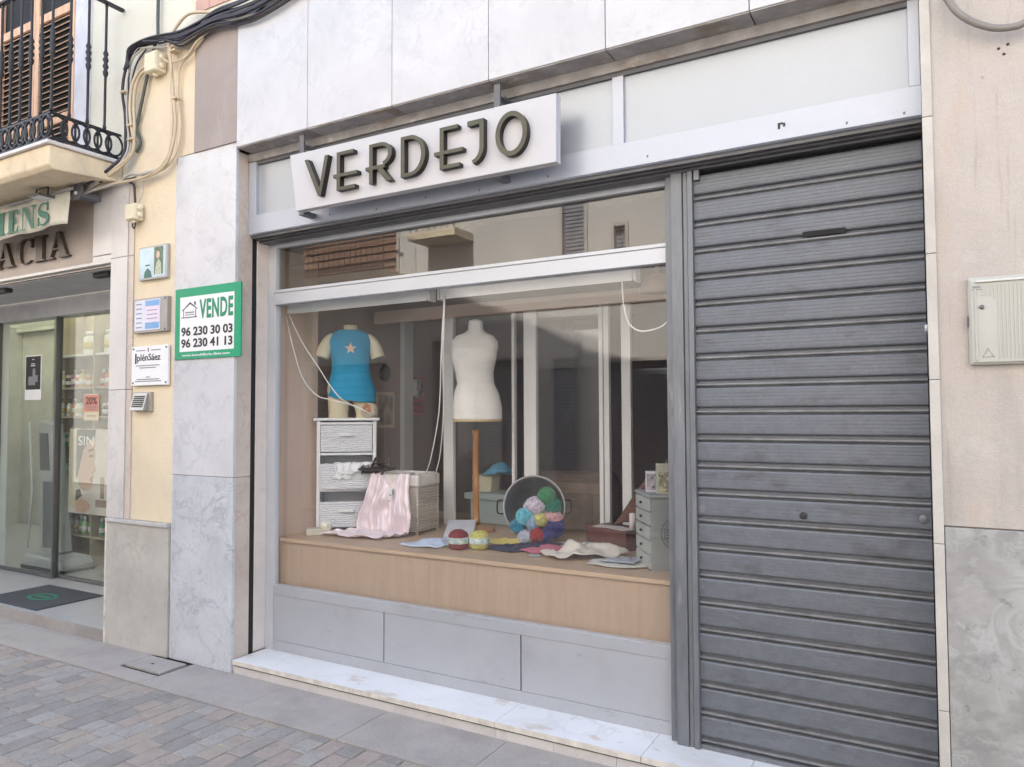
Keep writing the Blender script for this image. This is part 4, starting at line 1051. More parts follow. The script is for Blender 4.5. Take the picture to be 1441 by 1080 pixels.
# roller blinds and their bead chains
for a, c_, lb in ((-4.035, -2.776, 'left rolled-up white blind at the top of the display window'), (-2.688, -1.40, 'right rolled-up white blind at the top of the display window')):
    BLD = thing('roller_blind', lb, 'blind', ((a+c_)/2, .46, 2.45), group='rolled-up blinds')
    t = MB(); t.tube([(a, .47, 2.468), (c_, .47, 2.468)], .030, 14); t.build('roll', WHITE_PAINT, BLD)
    t = MB(); t.box(a+.01, c_-.01, .434, .4395, 2.425, 2.495); t.build('valance', WHITE_PAINT, BLD)
    for xx in (a-.012, c_+.001):
        t = MB(); t.box(xx, xx+.011, .432, .505, 2.422, 2.51); t.build('end_bracket', WHITE_PAINT, BLD)
def chain(pts, label):
    P = smooth_path(pts, 5)
    t = MB(); t.tube(P, .0042, 6); tag(t.build('blind_cord', M('cord_white', (.72, .70, .66), .7) if 'cord_white' not in bpy.data.materials else bpy.data.materials['cord_white']), label, 'blind cord')
chain([(-4.027, .43, 2.43), (-3.969, .43, 2.231), (-3.862, .43, 1.974), (-3.725, .43, 1.842), (-3.60, .45, 1.805), (-3.42, .49, 1.76), (-3.30, .50, 1.71)], 'left blind cord swagging down across the blue shirt torso, lower strand')
chain([(-4.0, .43, 2.43), (-3.87, .43, 2.225), (-3.693, .43, 2.018), (-3.593, .43, 1.90), (-3.50, .46, 1.80), (-3.30, .50, 1.712)], 'left blind cord swagging down across the blue shirt torso, upper strand')
chain([(-2.647, .43, 2.44), (-2.668, .43, 2.073), (-2.735, .50, 1.718), (-2.87, .60, 1.42), (-2.97, .68, 1.31)], 'middle blind cord hanging into the wicker basket, left strand')
chain([(-2.640, .43, 2.44), (-2.655, .43, 2.073), (-2.70, .50, 1.718), (-2.81, .62, 1.45), (-2.90, .70, 1.32)], 'middle blind cord hanging into the wicker basket, right strand')
chain([(-1.468, .43, 2.43), (-1.457, .43, 2.292), (-1.429, .43, 2.193), (-1.369, .43, 2.147), (-1.29, .43, 2.150), (-1.227, .43, 2.176), (-1.19, .43, 2.24), (-1.18, .43, 2.40)], 'right blind cord drooping in a curve beside the shutter post')
t = MB(); t.lathe([(.10, 2.38), (.095, 2.42), (.07, 2.46), (.03, 2.485), (.012, 2.49), (.010, 2.60)], -1.33, .62, 22); tag(t.build('ceiling_lamp', M('lamp_brown', (.30, .20, .15), .6)), 'brown dome ceiling lamp in the upper right corner of the display', 'lamp')

# white wicker chest of drawers
cx, cy, cr = -3.865, .905, R(39)
CH = thing('wicker_chest', 'white three-drawer wicker chest with two drawers pulled out', 'chest of drawers', (cx, cy, ZP), cr)
w2, d2, H = .215, .15, .83
b = MB()
for sx in (-1, 1):
    for y0, y1 in ((-d2, -d2+.028), (d2-.028, d2)):
        xa = sx*w2; b.box(min(xa, xa-sx*.026), max(xa, xa-sx*.026), y0, y1, 0, H-.02)
for z in (.03, .29, .555, .78):
    b.box(-w2+.027, w2-.027, -d2+.002, -d2+.020, z, z+.018)
b.box(-w2+.003, -w2+.012, -d2+.029, d2-.029, .02, H-.022); b.box(w2-.012, w2-.003, -d2+.029, d2-.029, .02, H-.022); b.box(-w2+.027, w2-.027, d2-.012, d2-.002, .02, H-.022)
b.build('frame', CHEST_WHITE, CH, bev=.003)
b = MB(); b.box(-w2-.022, w2+.022, -d2-.022, d2+.010, H-.0195, H); b.build('top_board', CHEST_WHITE, CH, bev=.004)
for k, (z0, out) in enumerate(((.035, .035), (.312, .045), (.580, .008))):
    b = MB(); hgt = .185 if k < 2 else .195
    b.box(-w2+.029, w2-.029, -d2-out, -d2-out+.014, z0, z0+hgt)
    b.box(-w2+.029, -w2+.04, -d2-out+.0145, d2-.05-out, z0, z0+hgt); b.box(w2-.04, w2-.029, -d2-out+.0145, d2-.05-out, z0, z0+hgt); b.box(-w2+.041, w2-.041, -d2-out+.0145, d2-.05-out, z0, z0+.01)
    dr = b.build('drawer', WICKER_WHITE, CH, bev=.004)
    b = MB(); b.box(-.055, .055, -d2-out-.030, -d2-out-.014, z0+hgt*.62-.004, z0+hgt*.62+.020); b.box(-.045, -.035, -d2-out-.0135, -d2-out-.0005, z0+hgt*.64, z0+hgt*.70); b.box(.035, .045, -d2-out-.0135, -d2-out-.0005, z0+hgt*.64, z0+hgt*.70)
    b.build('handle', WHITE_PAINT, dr, bev=.003)
Tc = Matrix.Translation((cx, cy, ZP)) @ Matrix.Rotation(cr, 4, 'Z')
# white socks over the middle drawer
def strip_cloth(T, xa, xb, zt, drop, yfront, amp=.006, back=.05, lip=0., seed=0):
    def fn(u, v):
        x = xa+(xb-xa)*u
        L = back+drop
        s = v*L
        wob = amp*math.sin(u*17+seed+v*2)+amp*.6*math.sin(u*31+seed*2)
        if s < back: p = Vector((x, yfront+back-s+wob*.3, zt+.004+.003*math.sin(u*9+seed)))
        else: p = Vector((x+.006*math.sin((s-back)*40+seed), yfront-.006-wob-.008*math.sin(min(1, (s-back)/.04)*1.57), zt-(s-back)-lip*u+.006*math.sin(u*13+seed)*(v)))
        return T @ p
    return fn
SOCK = M('sock_cotton', (.90, .90, .91), .9, var=.03, bump=.3, bs=60)
for k, (xa, xb, drop) in enumerate(((-.085, .035, .115), (.045, .205, .06))):
    s = MB(); s.grid(strip_cloth(Tc, xa, xb, .500, drop, -d2-.045, seed=k*2), 22, 18)
    o = s.build('white_sock', SOCK, solid=.006, recalc=False)
    tag(o, ('folded white cotton sock hanging over the middle wicker drawer', 'gathered white lace sock lying along the middle drawer edge')[k], 'sock')
# feathery dark hair ornament between drawer and basket
s = MB()
rr = random.Random(4)
for k in range(16):
    p0 = Vector((.20+rr.uniform(-.05, .09), -d2-.08+rr.uniform(-.03, .03), .435+rr.uniform(-.02, .05)))
    pts = [p0+Vector((rr.uniform(-.07, .07)*t, rr.uniform(-.04, .02)*t, rr.uniform(-.02, .05)*t)) for t in (0, .5, 1, 1.4)]
    s.tube([Tc @ p for p in smooth_path(pts, 4)], rr.uniform(.004, .011), 6)
tag(s.build('hair_ornament', M('dark_feather', (.055, .04, .04), .7, var=.3)), 'dark brown tangled hair ornament above the pink nightgown', 'ornament')

# child torso in blue shirt on the chest
def body_rows(rows, T, nu=36, cut=None):
    """rows: (z, halfwidth, halfdepth, xoff, yoff)"""
    def fn(u, v):
        f = v*(len(rows)-1); i = min(int(f), len(rows)-2); t = f-i
        t = t*t*(3-2*t)
        a, b_ = rows[i], rows[i+1]
        z, hw, hd, xo, yo = [a[k]+(b_[k]-a[k])*t for k in range(5)]
        an = 2*math.pi*u
        ca, sa = math.cos(an), math.sin(an)
        e = .85
        return T @ Vector((xo+hw*math.copysign(abs(ca)**e, ca), yo+hd*math.copysign(abs(sa)**e, sa), z))
    return fn
tx, ty, tr_ = -3.84, .90, R(41)
TM = thing('child_mannequin', 'headless child mannequin torso in a blue shirt with a star, standing on the wicker chest', 'mannequin', (tx, ty, ZP+H), tr_)
I4 = Matrix.Identity(4)
s = MB(); s.grid(body_rows([(.0, .075, .070, -.085, 0), (.03, .072, .070, -.085, 0), (.13, .080, .078, -.083, 0), (.20, .088, .085, -.075, 0)], I4), 28, 14, True); s.build('thigh', PLASTER_SKIN, TM)
s = MB(); s.grid(body_rows([(.0, .070, .066, .115, -.01), (.03, .068, .066, .113, -.01), (.13, .078, .074, .095, 0), (.20, .088, .085, .075, 0)], I4), 28, 14, True); s.build('thigh', PLASTER_SKIN, TM)
s = MB(); s.grid(body_rows([(.165, .13, .085, 0, 0), (.20, .170, .10, 0, 0), (.25, .165, .10, 0, 0)], I4), 36, 8, True); s.build('hips', PLASTER_SKIN, TM)
s = MB(); s.lathe([(.056, .64), (.050, .67), (.050, .70), (.040, .702)], 0, 0, 20, 1, .9); s.build('neck', PLASTER_SKIN, TM)
sh = [(.150, .165, .105, .015, 0), (.160, .172, .108, .012, 0), (.24, .166, .110, .008, 0), (.33, .140, .100, .004, -.004), (.42, .130, .098, .002, -.008), (.50, .142, .106, 0, -.012), (.57, .152, .100, 0, -.004), (.605, .150, .085, 0, 0), (.630, .132, .072, 0, 0), (.650, .100, .064, 0, .002), (.662, .078, .058, 0, .003)]
def shirt(u, v):
    p = body_rows(sh, I4)(u, v)
    k = max(0, 1-v*3)
    p.z -= .055*k*(math.sin(2*math.pi*u)*-.5+.5)*0.6+.022*k*(p.x/.17)-.012*k
    n_ = Vector((p.x, p.y, 0)).normalized()
    p += n_*(.006*math.sin(u*40+v*9)*k+.004+.007*noise.noise(Vector((p.x*9, p.y*9, p.z*22)))+.004*noise.noise(Vector((p.x*24+p.z*12, p.y*20, p.z*30))))
    return p
s = MB(); s.grid(shirt, 60, 40, True); sho = s.build('shirt', BLUE_SHIRT, TM, solid=.003, recalc=True)
for sx in (-1, 1):
    P = [Vector((sx*.118, 0, .605)), Vector((sx*.158, -.004, .575)), Vector((sx*.188, -.010, .515)), Vector((sx*.208, -.016, .455))]
    s = MB(); s.tube(smooth_path(P, 5), [.040]*1+[.042+.010*min(k/9, 1) for k in range(15)], 16); s.build('sleeve', CREAM_CLOTH, TM)
s = MB(); s.tube([(.068*math.cos(a), .055*math.sin(a)-.004, .652+.004*math.sin(a)) for a in [2*math.pi*k/24 for k in range(24)]], .009, 8, closed=True); s.build('neckline', CREAM_CLOTH, TM)
star = []
for k in range(10):
    rad = .045 if k % 2 == 0 else .019
    star.append((.005+rad*math.sin(2*math.pi*k/10), .515+rad*math.cos(2*math.pi*k/10)))
s = MB(); s.prism(star, 'y', -.132, -.118); s.build('star', M('star_cream', (.74, .58, .42), .8, stains=[((.45, .12, .08), 30, .6, .7, .4, (1, 1, 1))]), TM)
ON = thing('cream_ornament', 'round cream fabric ornament with reddish centre at the foot of the child mannequin', 'ornament', (-3.665, .915, ZP+H), R(40))
s = MB(); s.ball((0, 0, .056), .062, 24, 14, 1.0, .8, .9, ridge=.18); s.build('body', M('cream_fluff', (.68, .60, .46), .95, bump=.6, bs=70), ON)
s = MB()
for k in range(7):
    a = 2*math.pi*k/7
    s.ball((-.015+.020*math.cos(a), -.045, .068+.020*math.sin(a)), .015, 10, 8, 1, .7, 1, ridge=.3)
s.build('petal', M('orange_petal', (.50, .22, .12), .85, var=.3, vs=30), ON)

# wicker basket with liner and the pink satin nightgown
bx, by, brt = -3.395, 1.015, R(4)
BKH, bw, bd = .425, .185, .135
BK = thing('wicker_basket', 'square pale wicker laundry basket with a white cloth liner', 'basket', (bx, by, ZP), brt)
for y0, y1, x0_, x1_ in ((-bd, -bd+.016, -bw, bw), (bd-.016, bd, -bw, bw)):
    b = MB(); b.box(x0_, x1_, y0, y1, .018, BKH-.07); b.build('wicker_panel', WICKER, BK, bev=.004)
for x0_, x1_ in ((-bw, -bw+.016), (bw-.016, bw)):
    b = MB(); b.box(x0_, x1_, -bd+.017, bd-.017, .018, BKH-.07); b.build('wicker_panel', WICKER, BK, bev=.004)
# individual woven strands stand proud of the visible side and front
for z in [ .028+.0135*k for k in range(24)]:
    b = MB()
    pts = [(bw+.002+.0045*math.sin(k*math.pi*.5+ (math.pi if int(z*1000/13.5) % 2 else 0)), -bd+.005+k*(2*bd-.01)/36, z) for k in range(37)]
    b.tube(pts, .0052, 5); b.build('strand', WICKER, BK)
b = MB(); b.tube([(sx*bw, sy*bd, z) for sx, sy, z in ((1, -1, 0), (1, -1, .35))], .011, 8); b.tube([(bw, bd, 0), (bw, bd, .35)], .011, 8); b.tube([(-bw, -bd, 0), (-bw, -bd, .35)], .011, 8); b.tube([(-bw, bd, 0), (-bw, bd, .35)], .011, 8); b.build('corner_post', WICKER, BK)
def liner(u, v):
    a = u*4; k = int(a) % 4; t = a-int(a)
    cs = [(-1, -1), (1, -1), (1, 1), (-1, 1)]
    p0, p1 = cs[k], cs[(k+1) % 4]
    q = Vector((p0[0]+(p1[0]-p0[0])*t, p0[1]+(p1[1]-p0[1])*t))
    if v < .5: rr_, z = .012+.003*math.sin(u*60), BKH-.085+.088*(v*2)+.003*math.sin(u*37)*(1-v*2)
    else: rr_, z = -.012-.02*(v-.5)*2, BKH+.002-.16*(v-.5)*2
    return Vector((q.x*(bw+rr_), q.y*(bd+rr_), z))
b = MB(); b.grid(liner, 96, 13, True); b.build('cloth_liner', LINEN, BK, solid=.004, recalc=False)
Tb = Matrix.Translation((bx, by, ZP)) @ Matrix.Rotation(brt, 4, 'Z')
def gown(u, v):
    L0, L1, L2 = .05, .42, .26
    s_ = v*(L0+L1+L2)
    f1 = math.sin(u*19+1.3)+.6*math.sin(u*37+.4)+.35*math.sin(u*71)
    xx = -bw-.06+(2*bw+.05)*u
    vneck = max(0, 1-abs(u-.5)/.24)
    if s_ < L0:
        t = s_/L0
        p = Vector((xx*.80, -bd+.035-.045*t, BKH+.010+.004*f1-(.10*vneck)*(.7+.3*t)))
        p.y -= .03*vneck
    elif s_ < L0+L1:
        t = (s_-L0)/L1
        bulge = .022+.060*t+.014*math.sin(t*3.1)
        dl = f1*(.005+.013*t)+.020*math.sin(9*t+u*11)*math.exp(-((u-.55)/.28)**2)*min(1, t*2)+.006*math.sin(22*t-u*17)*t*(1-t)*2
        p = Vector((xx*(.80+.26*t)+.022*math.sin(t*6+u*4)*t, -bd-bulge-dl, BKH+.006-t*(BKH-.016)-.10*vneck*(1-t)**3))
        p.y -= .02*vneck*(1-t)**2
    else:
        t = (s_-L0-L1)/L2
        p = Vector((xx*(1.06+.22*t)-.16*t, -bd-.100-t*.19-.012*f1*(1-t)-.035*t*math.sin(u*3.1), .012+.018*abs(f1)*(1-.6*t)*.6+.016*math.sin(t*9+u*7)**2))
    return Tb @ p
s = MB(); s.grid(gown, 120, 110)
NG = s.build('nightgown', SATIN, solid=.003, recalc=False)
tag(NG, 'pale pink satin nightgown draped over the basket and onto the platform', 'nightgown')
s = MB(); T = Tb @ Matrix.Translation((.015, -bd-.088, .30)) @ Matrix.Rotation(R(-6), 4, 'X') @ Matrix.Rotation(R(5), 4, 'Y'); s.box(-.018, .016, -.001, .001, -.05, .035, T); lab = s.build('price_tag', PAPER)
tag(lab, 'small white paper price tag pinned on the pink nightgown', 'price tag')
s = MB(); s.box(-.004, .010, -.0022, -.0012, -.02, -.012, T); s.box(.0175, .024, -.0005, .0012, -.012, .03, T); s.build('text_lines', PRINT_BLACK, lab, kind='stuff')
# soap dish with flower at far left
SO = thing('soap_box', 'small cream gift box with a white fabric rose at the left end of the platform', 'gift box', (-3.83, .60, ZP), R(35))
s = MB(); s.box(-.10, .07, -.05, .05, 0, .045); s.build('box', M('clear_cream', (.62, .57, .45), .35), SO, bev=.004)
s = MB(); s.ball((.035, -.03, .062), .036, 16, 10, 1.1, 1, .8, ridge=.25)
for k in range(5):
    a = 1.25*k; s.ball((.035+.02*math.cos(a), -.03+.02*math.sin(a), .070), .022, 10, 8, ridge=.3)
s.build('rose', M('rose_white', (.78, .78, .66), .8), SO)
s = MB(); s.box(.072, .13, -.04, .04, 0, .02); s.build('card', LINEN, SO)

# flat cloths on the platform
def cloth(name, pts, z, mat, label, cat, fold=.008, seed=0, up=0.02, rings=18, group=None):
    """a loosely folded piece of cloth whose outline is pts, lying at height z with its own folds"""
    P = [Vector((p[0], p[1])) for p in pts]
    Cn = sum(P, Vector((0, 0)))/len(P)
    out = []
    for i in range(len(P)):
        a, b_ = P[i], P[(i+1) % len(P)]
        for k in range(8):
            t = k/8
            q = a.lerp(b_, t)
            nrm = (b_-a).orthogonal().normalized()
            out.append(q+nrm*.006*noise.noise(Vector((q.x*18, q.y*18, seed))))
    n = len(out)
    def h(q, rr_):
        e = noise.noise(Vector((q.x*9, q.y*9, seed*3.1)))
        r2 = abs(noise.noise(Vector((q.x*5+4, q.y*7, seed*1.7))))
        rdg = (1-abs(noise.noise(Vector((q.x*11+q.y*6, q.y*4-q.x*3, seed*.9)))))**5
        return z+.003+fold*max(0, .5+e)+up*r2*(1-rr_**3)+fold*1.6*rdg*(1-.55*rr_**4)
    s = MB()
    vs = [(Cn.x, Cn.y, h(Cn, 0))]; fs = []
    for j in range(1, rings+1):
        rr_ = j/rings
        for q in out:
            p = Cn.lerp(q, rr_); vs.append((p.x, p.y, h(p, rr_)))
    for i in range(n): fs.append((0, 1+i, 1+(i+1) % n))
    for j in range(rings-1):
        for i in range(n):
            k = (i+1) % n
            fs.append((1+j*n+i, 1+(j+1)*n+i, 1+(j+1)*n+k, 1+j*n+k))
    s.add(vs, fs, True)
    o = s.build(name, mat, solid=.004, recalc=True)
    tag(o, label, cat, group)
    return o
cloth('folded_garment', [(-3.03, .48), (-2.77, .50), (-2.72, .72), (-2.92, .86), (-3.0, .70)], ZP, M('pale_blue_cloth', (.60, .68, .82), .8, var=.05), 'pale blue folded garment left of the red yarn ball', 'garment', .010, 2)
s = MB(); T = Matrix.Translation((-2.92, 1.02, ZP+.045)) @ Matrix.Rotation(R(28), 4, 'Z') @ Matrix.Rotation(R(12), 4, 'X'); s.box(-.10, .10, -.16, .16, -.018, .012, T); tag(s.build('white_box', M('carton_white', (.66, .66, .70), .6), bev=.002), 'flat white carton lying behind the red yarn ball', 'box')
cloth('yellow_cloth', [(-2.60, .82), (-2.42, .80), (-2.30, .93), (-2.42, 1.04), (-2.62, .98)], ZP, M('yellow_cotton', (.66, .52, .15), .85, var=.08), 'mustard yellow folded cloth behind the yellow yarn ball', 'cloth', .012, 5)
cloth('navy_cloth', [(-2.52, .66), (-2.28, .60), (-2.13, .80), (-2.10, 1.02), (-2.30, 1.08), (-2.46, .92)], ZP, M('navy_cotton', (.035, .035, .085), .9, var=.1), 'navy blue cloth spread flat before the metal tub', 'cloth', .006, 8, .012)
cloth('pink_cloth', [(-2.25, .68), (-2.12, .61), (-1.98, .76), (-2.05, .93), (-2.18, .92)], ZP+.004, M('pink_cotton', (.62, .17, .24), .85, var=.06), 'deep pink cloth between the navy cloth and the cream lace', 'cloth', .006, 11, .012)
cloth('light_blue_cloth', [(-2.06, .98), (-1.86, .93), (-1.80, 1.05), (-1.97, 1.14)], ZP+.006, M('powder_blue', (.33, .42, .68), .85, var=.06), 'light blue folded cloth behind the cream lace', 'cloth', .006, 13, .012)
cloth('white_paper', [(-2.20, .98), (-2.02, .90), (-1.95, 1.0), (-2.12, 1.10)], ZP, PAPER, 'white sheet of paper lying under the light blue cloth', 'paper', .002, 14, .002)
cloth('lace_cloth', [(-2.07, .60), (-1.93, .52), (-1.80, .58), (-1.62, .74), (-1.60, .86), (-1.80, .96), (-1.95, .92), (-1.98, .78)], ZP+.006, M('cream_lace', (.66, .60, .53), .9, var=.06, bump=.4, bs=120, stains=[((.55, .34, .30), 18, .62, .72, .5, (1, 1, 1))]), 'crumpled cream embroidered cloth at the front of the display', 'cloth', .022, 17, .07, 16)
cloth('lace_mat', [(-1.72, .50), (-1.50, .48), (-1.37, .58), (-1.45, .72), (-1.62, .74), (-1.74, .62)], ZP+.003, M('lace_white', (.62, .60, .54), .9, var=.1, bump=.5, bs=90), 'scalloped white lace mat beside the grey drawer cabinet', 'mat', .004, 19, .008)
cloth('silver_package', [(-1.66, .535), (-1.46, .535), (-1.46, .68), (-1.60, .72)], ZP+.016, M('silver_wrap', (.48, .52, .60), .3, metal=.3, var=.08), 'silvery blue wrapped packet lying on the lace mat', 'packet', .008, 21, .012)
s = MB(); T = Matrix.Translation((-2.09, .575, ZP+.010)) @ Matrix.Rotation(R(20), 4, 'Z'); s.ball((0, 0, 0), .034, 16, 8, 1.25, .5, .28, T=Matrix.Rotation(R(20), 4, 'Z'))
for p in range(len(s.v)): s.v[p] = (s.v[p][0]-2.09, s.v[p][1]+.575, s.v[p][2]+ZP+.010)
tag(s.build('grey_pebble', M('pebble', (.28, .29, .30), .3)), 'small smooth grey object at the platform edge before the lace', 'pebble')
# two balls of yarn with paper bands
def yarn(x, y, col1, col2, label, round_):
    t = thing('yarn_ball', label, 'yarn', (x, y, ZP), R(35))
    mt = stripes_mat('yarn_'+label[:3], col1, col2, 34.0, 'Z', .9, 1.0, 9.0, (.2, .8))
    s = MB()
    if round_: pr = [(.030, 0), (.052, .006), (.062, .03), (.064, .055), (.062, .08), (.052, .104), (.028, .113), (.01, .108)]
    else: pr = [(.045, 0), (.060, .006), (.064, .03), (.064, .085), (.056, .103), (.030, .120), (.008, .124)]
    s.lathe(pr, seg=28); s.build('ball', mt, t)
    s = MB(); s.lathe([(.0655, .038), (.0665, .044), (.0665, .070), (.0655, .076)], seg=28); s.build('paper_band', M('band_print_'+label[:3], (.50, .60, .58), .5, var=.35, vs=30, stains=[((.70, .68, .20), 22, .55, .62, .8, (1, 1, 1)), ((.08, .22, .40), 26, .58, .64, .8, (1, 1, 1))]), t)
yarn(-2.645, .585, (.20, .022, .024), (.34, .05, .05), 'red ball of yarn with a printed paper band at the platform front', False)
yarn(-2.525, .640, (.62, .56, .08), (.80, .76, .30), 'lemon yellow ball of yarn with a paper band right of the red one', True)

# dress form on a turned wooden stand
fx, fy = -2.93, 1.24
DF = thing('dress_form', 'white calico dress form on an orange wooden stand', 'dress form', (fx, fy, ZP), facing(fx, fy)-R(4))
rows = [(.815, .190, .135, .012, 0), (.825, .196, .14, .012, 0), (.90, .196, .145, .012, .0), (1.00, .180, .130, .006, 0), (1.075, .148, .108, 0, -.004), (1.16, .150, .112, -.008, -.012), (1.26, .178, .130, -.012, -.02), (1.33, .185, .125, -.012, -.012), (1.39, .178, .100, -.008, 0), (1.43, .150, .080, -.004, .005), (1.455, .085, .065, 0, .006), (1.475, .062, .058, 0, .006), (1.53, .055, .052, 0, .004)]
rows = [(r_[0], r_[1]*.93, r_[2]*.95, r_[3], r_[4]) for r_ in rows]
s = MB(); s.grid(body_rows(rows, I4), 48, 90, True); fo = s.build('torso', CALICO, DF)
s = MB(); s.prism([(.182*math.cos(2*math.pi*k/32)+.012, .132*math.sin(2*math.pi*k/32)) for k in range(32)], 'z', .800, .815); s.build('bottom_board', M('form_board', (.62, .46, .22), .6), DF)
s = MB(); s.lathe([(.055, 1.5305), (.045, 1.545), (.02, 1.552)], 0, .004, 24); s.build('neck_cap', CALICO, DF)
for sx in (-1, 1):
    s = MB(); s.ball((sx*.152-.01, .0, 1.355), .05, 14, 10, .5, .8, 1.1); s.build('arm_stub', CALICO, DF)
s = MB(); s.lathe([(.010, .74), (.010, .80)], seg=12); s.build('metal_rod', GALV, DF)
s = MB(); s.lathe([(.031, .05), (.031, .09), (.026, .10), (.024, .30), (.027, .31), (.027, .33), (.024, .34), (.022, .70), (.028, .71), (.028, .735), (.014, .74)], seg=20); s.build('pole', STAND_WOOD, DF)
s = MB(); s.lathe([(.135, 0), (.140, .012), (.135, .028), (.10, .036), (.06, .045), (.045, .05)], seg=36); s.build('base', STAND_WOOD, DF)

# galvanised tub lying on its side, full of wool
ux, uy = -2.385, 1.12
TU = thing('metal_tub', 'galvanised round metal tub tipped on its side with wool spilling out', 'tub', (ux, uy, ZP), facing(ux, uy))
TUBM = M('tub_zinc', (.42, .42, .43), .42, metal=.45, var=.2, vs=6, rvar=.1)
Tt = Matrix.Translation((0, 0, .213)) @ Matrix.Rotation(R(78), 4, 'X')     # mouth towards the street, tilted up a little
s = MB(); s.lathe([(.165, -.10), (.175, -.05), (.190, .04), (.202, .115), (.206, .125), (.200, .128), (.194, .115), (.182, .04), (.167, -.05), (.150, -.092)], seg=44, T=Tt); s.build('tub_wall', TUBM, TU)
s = MB(); s.lathe([(.15, -.098), (.15, -.092)], seg=44, T=Tt); s.build('tub_bottom', TUBM, TU)
for zz_ in (-.02, .06):
    s = MB(); rr_ = .181+.09*zz_; s.tube([Tt @ Vector(((rr_+.012)*math.cos(a), (rr_+.012)*math.sin(a), zz_)) for a in [2*math.pi*k/40 for k in range(40)]], .004, 6, closed=True); s.build('hoop', TUBM, TU)
s = MB(); s.tube([Tt @ Vector((.204*math.cos(a), .204*math.sin(a), .125)) for a in [2*math.pi*k/48 for k in range(48)]], .005, 6, closed=True); s.build('rim', TUBM, TU)
for sg in (-1, 1):
    s = MB(); s.tube(smooth_path([Tt @ Vector((sg*.196, -.045, .09)), Tt @ Vector((sg*.240, -.042, .10)), Tt @ Vector((sg*.247, 0, .105)), Tt @ Vector((sg*.240, .042, .10)), Tt @ Vector((sg*.196, .045, .09))], 5), .005, 6); s.build('handle', IRON, TU)
Tu = Matrix.Translation((ux, uy, ZP)) @ Matrix.Rotation(facing(ux, uy), 4, 'Z')
def wool(px, pz, dy, r, col, label, sx=1., sz=1., tilt=0.):
    """a wound ball: strands laid in three directions, as ridges"""
    s = MB()
    px += .022; pz -= .008
    c = Tu @ Vector((px, dy, pz))
    ax = [Vector((math.sin(tilt+k*2.1), math.cos(tilt*2+k), math.sin(k*1.3+tilt))).normalized() for k in range(3)]
    def fn(u, v):
        a, e = 2*math.pi*u, math.pi*(v-.5)
        d = Vector((math.cos(e)*math.cos(a), math.cos(e)*math.sin(a), math.sin(e)))
        q = [d.dot(x) for x in ax]; k = max(range(3), key=lambda i: abs(q[i]))
        rg = (1+.075*math.sin(q[(k+1) % 3]*26+k+1.5*noise.noise(d*4)))*(1+.10*noise.noise(d*1.8+Vector((r*90, 0, tilt))))
        return c+Vector((d.x*r*sx*rg, d.y*r*rg, d.z*r*sz*rg))
    s.grid(fn, 72, 44, True)
    rw = random.Random(int(r*1e5)+int(px*1e4))
    for q in range(16):
        a_ = Vector((rw.gauss(0, 1), rw.gauss(0, 1), rw.gauss(0, 1))).normalized(); b_ = a_.orthogonal().normalized(); d_ = a_.cross(b_)
        off = rw.uniform(-.55, .55); rr_ = math.sqrt(1-off*off)
        t0, t1 = rw.uniform(0, 6.28), rw.uniform(2.0, 4.5)
        s.tube([c+Vector(((a_*off+(b_*math.cos(t0+t1*k/14)+d_*math.sin(t0+t1*k/14))*rr_)*r*(1.05+.05*math.sin(k*1.3+q)))[:]) for k in range(15)], .0028, 5)
    nm = 'wool_%02d' % len([m for m in bpy.data.materials if m.name.startswith('wool_')])
    o = s.build('wool_ball', M(nm, col, .95, var=.35, vs=45, bump=.7, bs=160, sheen=.4))
    tag(o, label, 'wool', 'balls of wool in the metal tub')
wool(.065, .315, -.13, .058, (.05, .27, .12), 'mid green wool ball highest in the metal tub')
wool(.105, .250, -.14, .055, (.02, .22, .15), 'dark green wool ball just below the mid green one', 1, .9, .5)
wool(-.020, .245, -.13, .062, (.62, .55, .66), 'white and lilac mottled wool ball in the middle of the tub', 1.2, .9, 1.1)
wool(-.085, .185, -.16, .055, (.16, .55, .66), 'light turquoise wool ball at the left of the tub', 1, 1, 1.6)
wool(-.135, .120, -.15, .046, (.02, .24, .38), 'teal wool ball at the lower left of the tub', 1, .9, 2.2)
wool(-.035, .145, -.17, .045, (.40, .56, .78), 'pale blue wool ball beside the turquoise one', .8, 1.1, 2.7)
wool(.020, .165, -.18, .042, (.62, .60, .20), 'pale yellow wool ball in the centre front of the tub', 1, .9, 3.1)
wool(.100, .185, -.16, .050, (.66, .36, .40), 'pink wool skein at the right edge of the tub', 1.4, .7, 3.5)
wool(.115, .115, -.16, .060, (.035, .035, .20), 'dark blue wool ball at the lower right of the tub', 1.1, 1.1, 4.0)
wool(.055, .070, -.18, .048, (.045, .04, .22), 'violet blue wool ball at the bottom right of the tub', 1, 1, 4.4)
wool(-.005, .070, -.20, .048, (.40, .02, .03), 'bright red wool ball at the bottom of the tub', 1, 1, 4.9)
wool(-.085, .055, -.19, .045, (.60, .62, .74), 'white wool ball at the bottom left of the tub', 1, .9, 5.3)

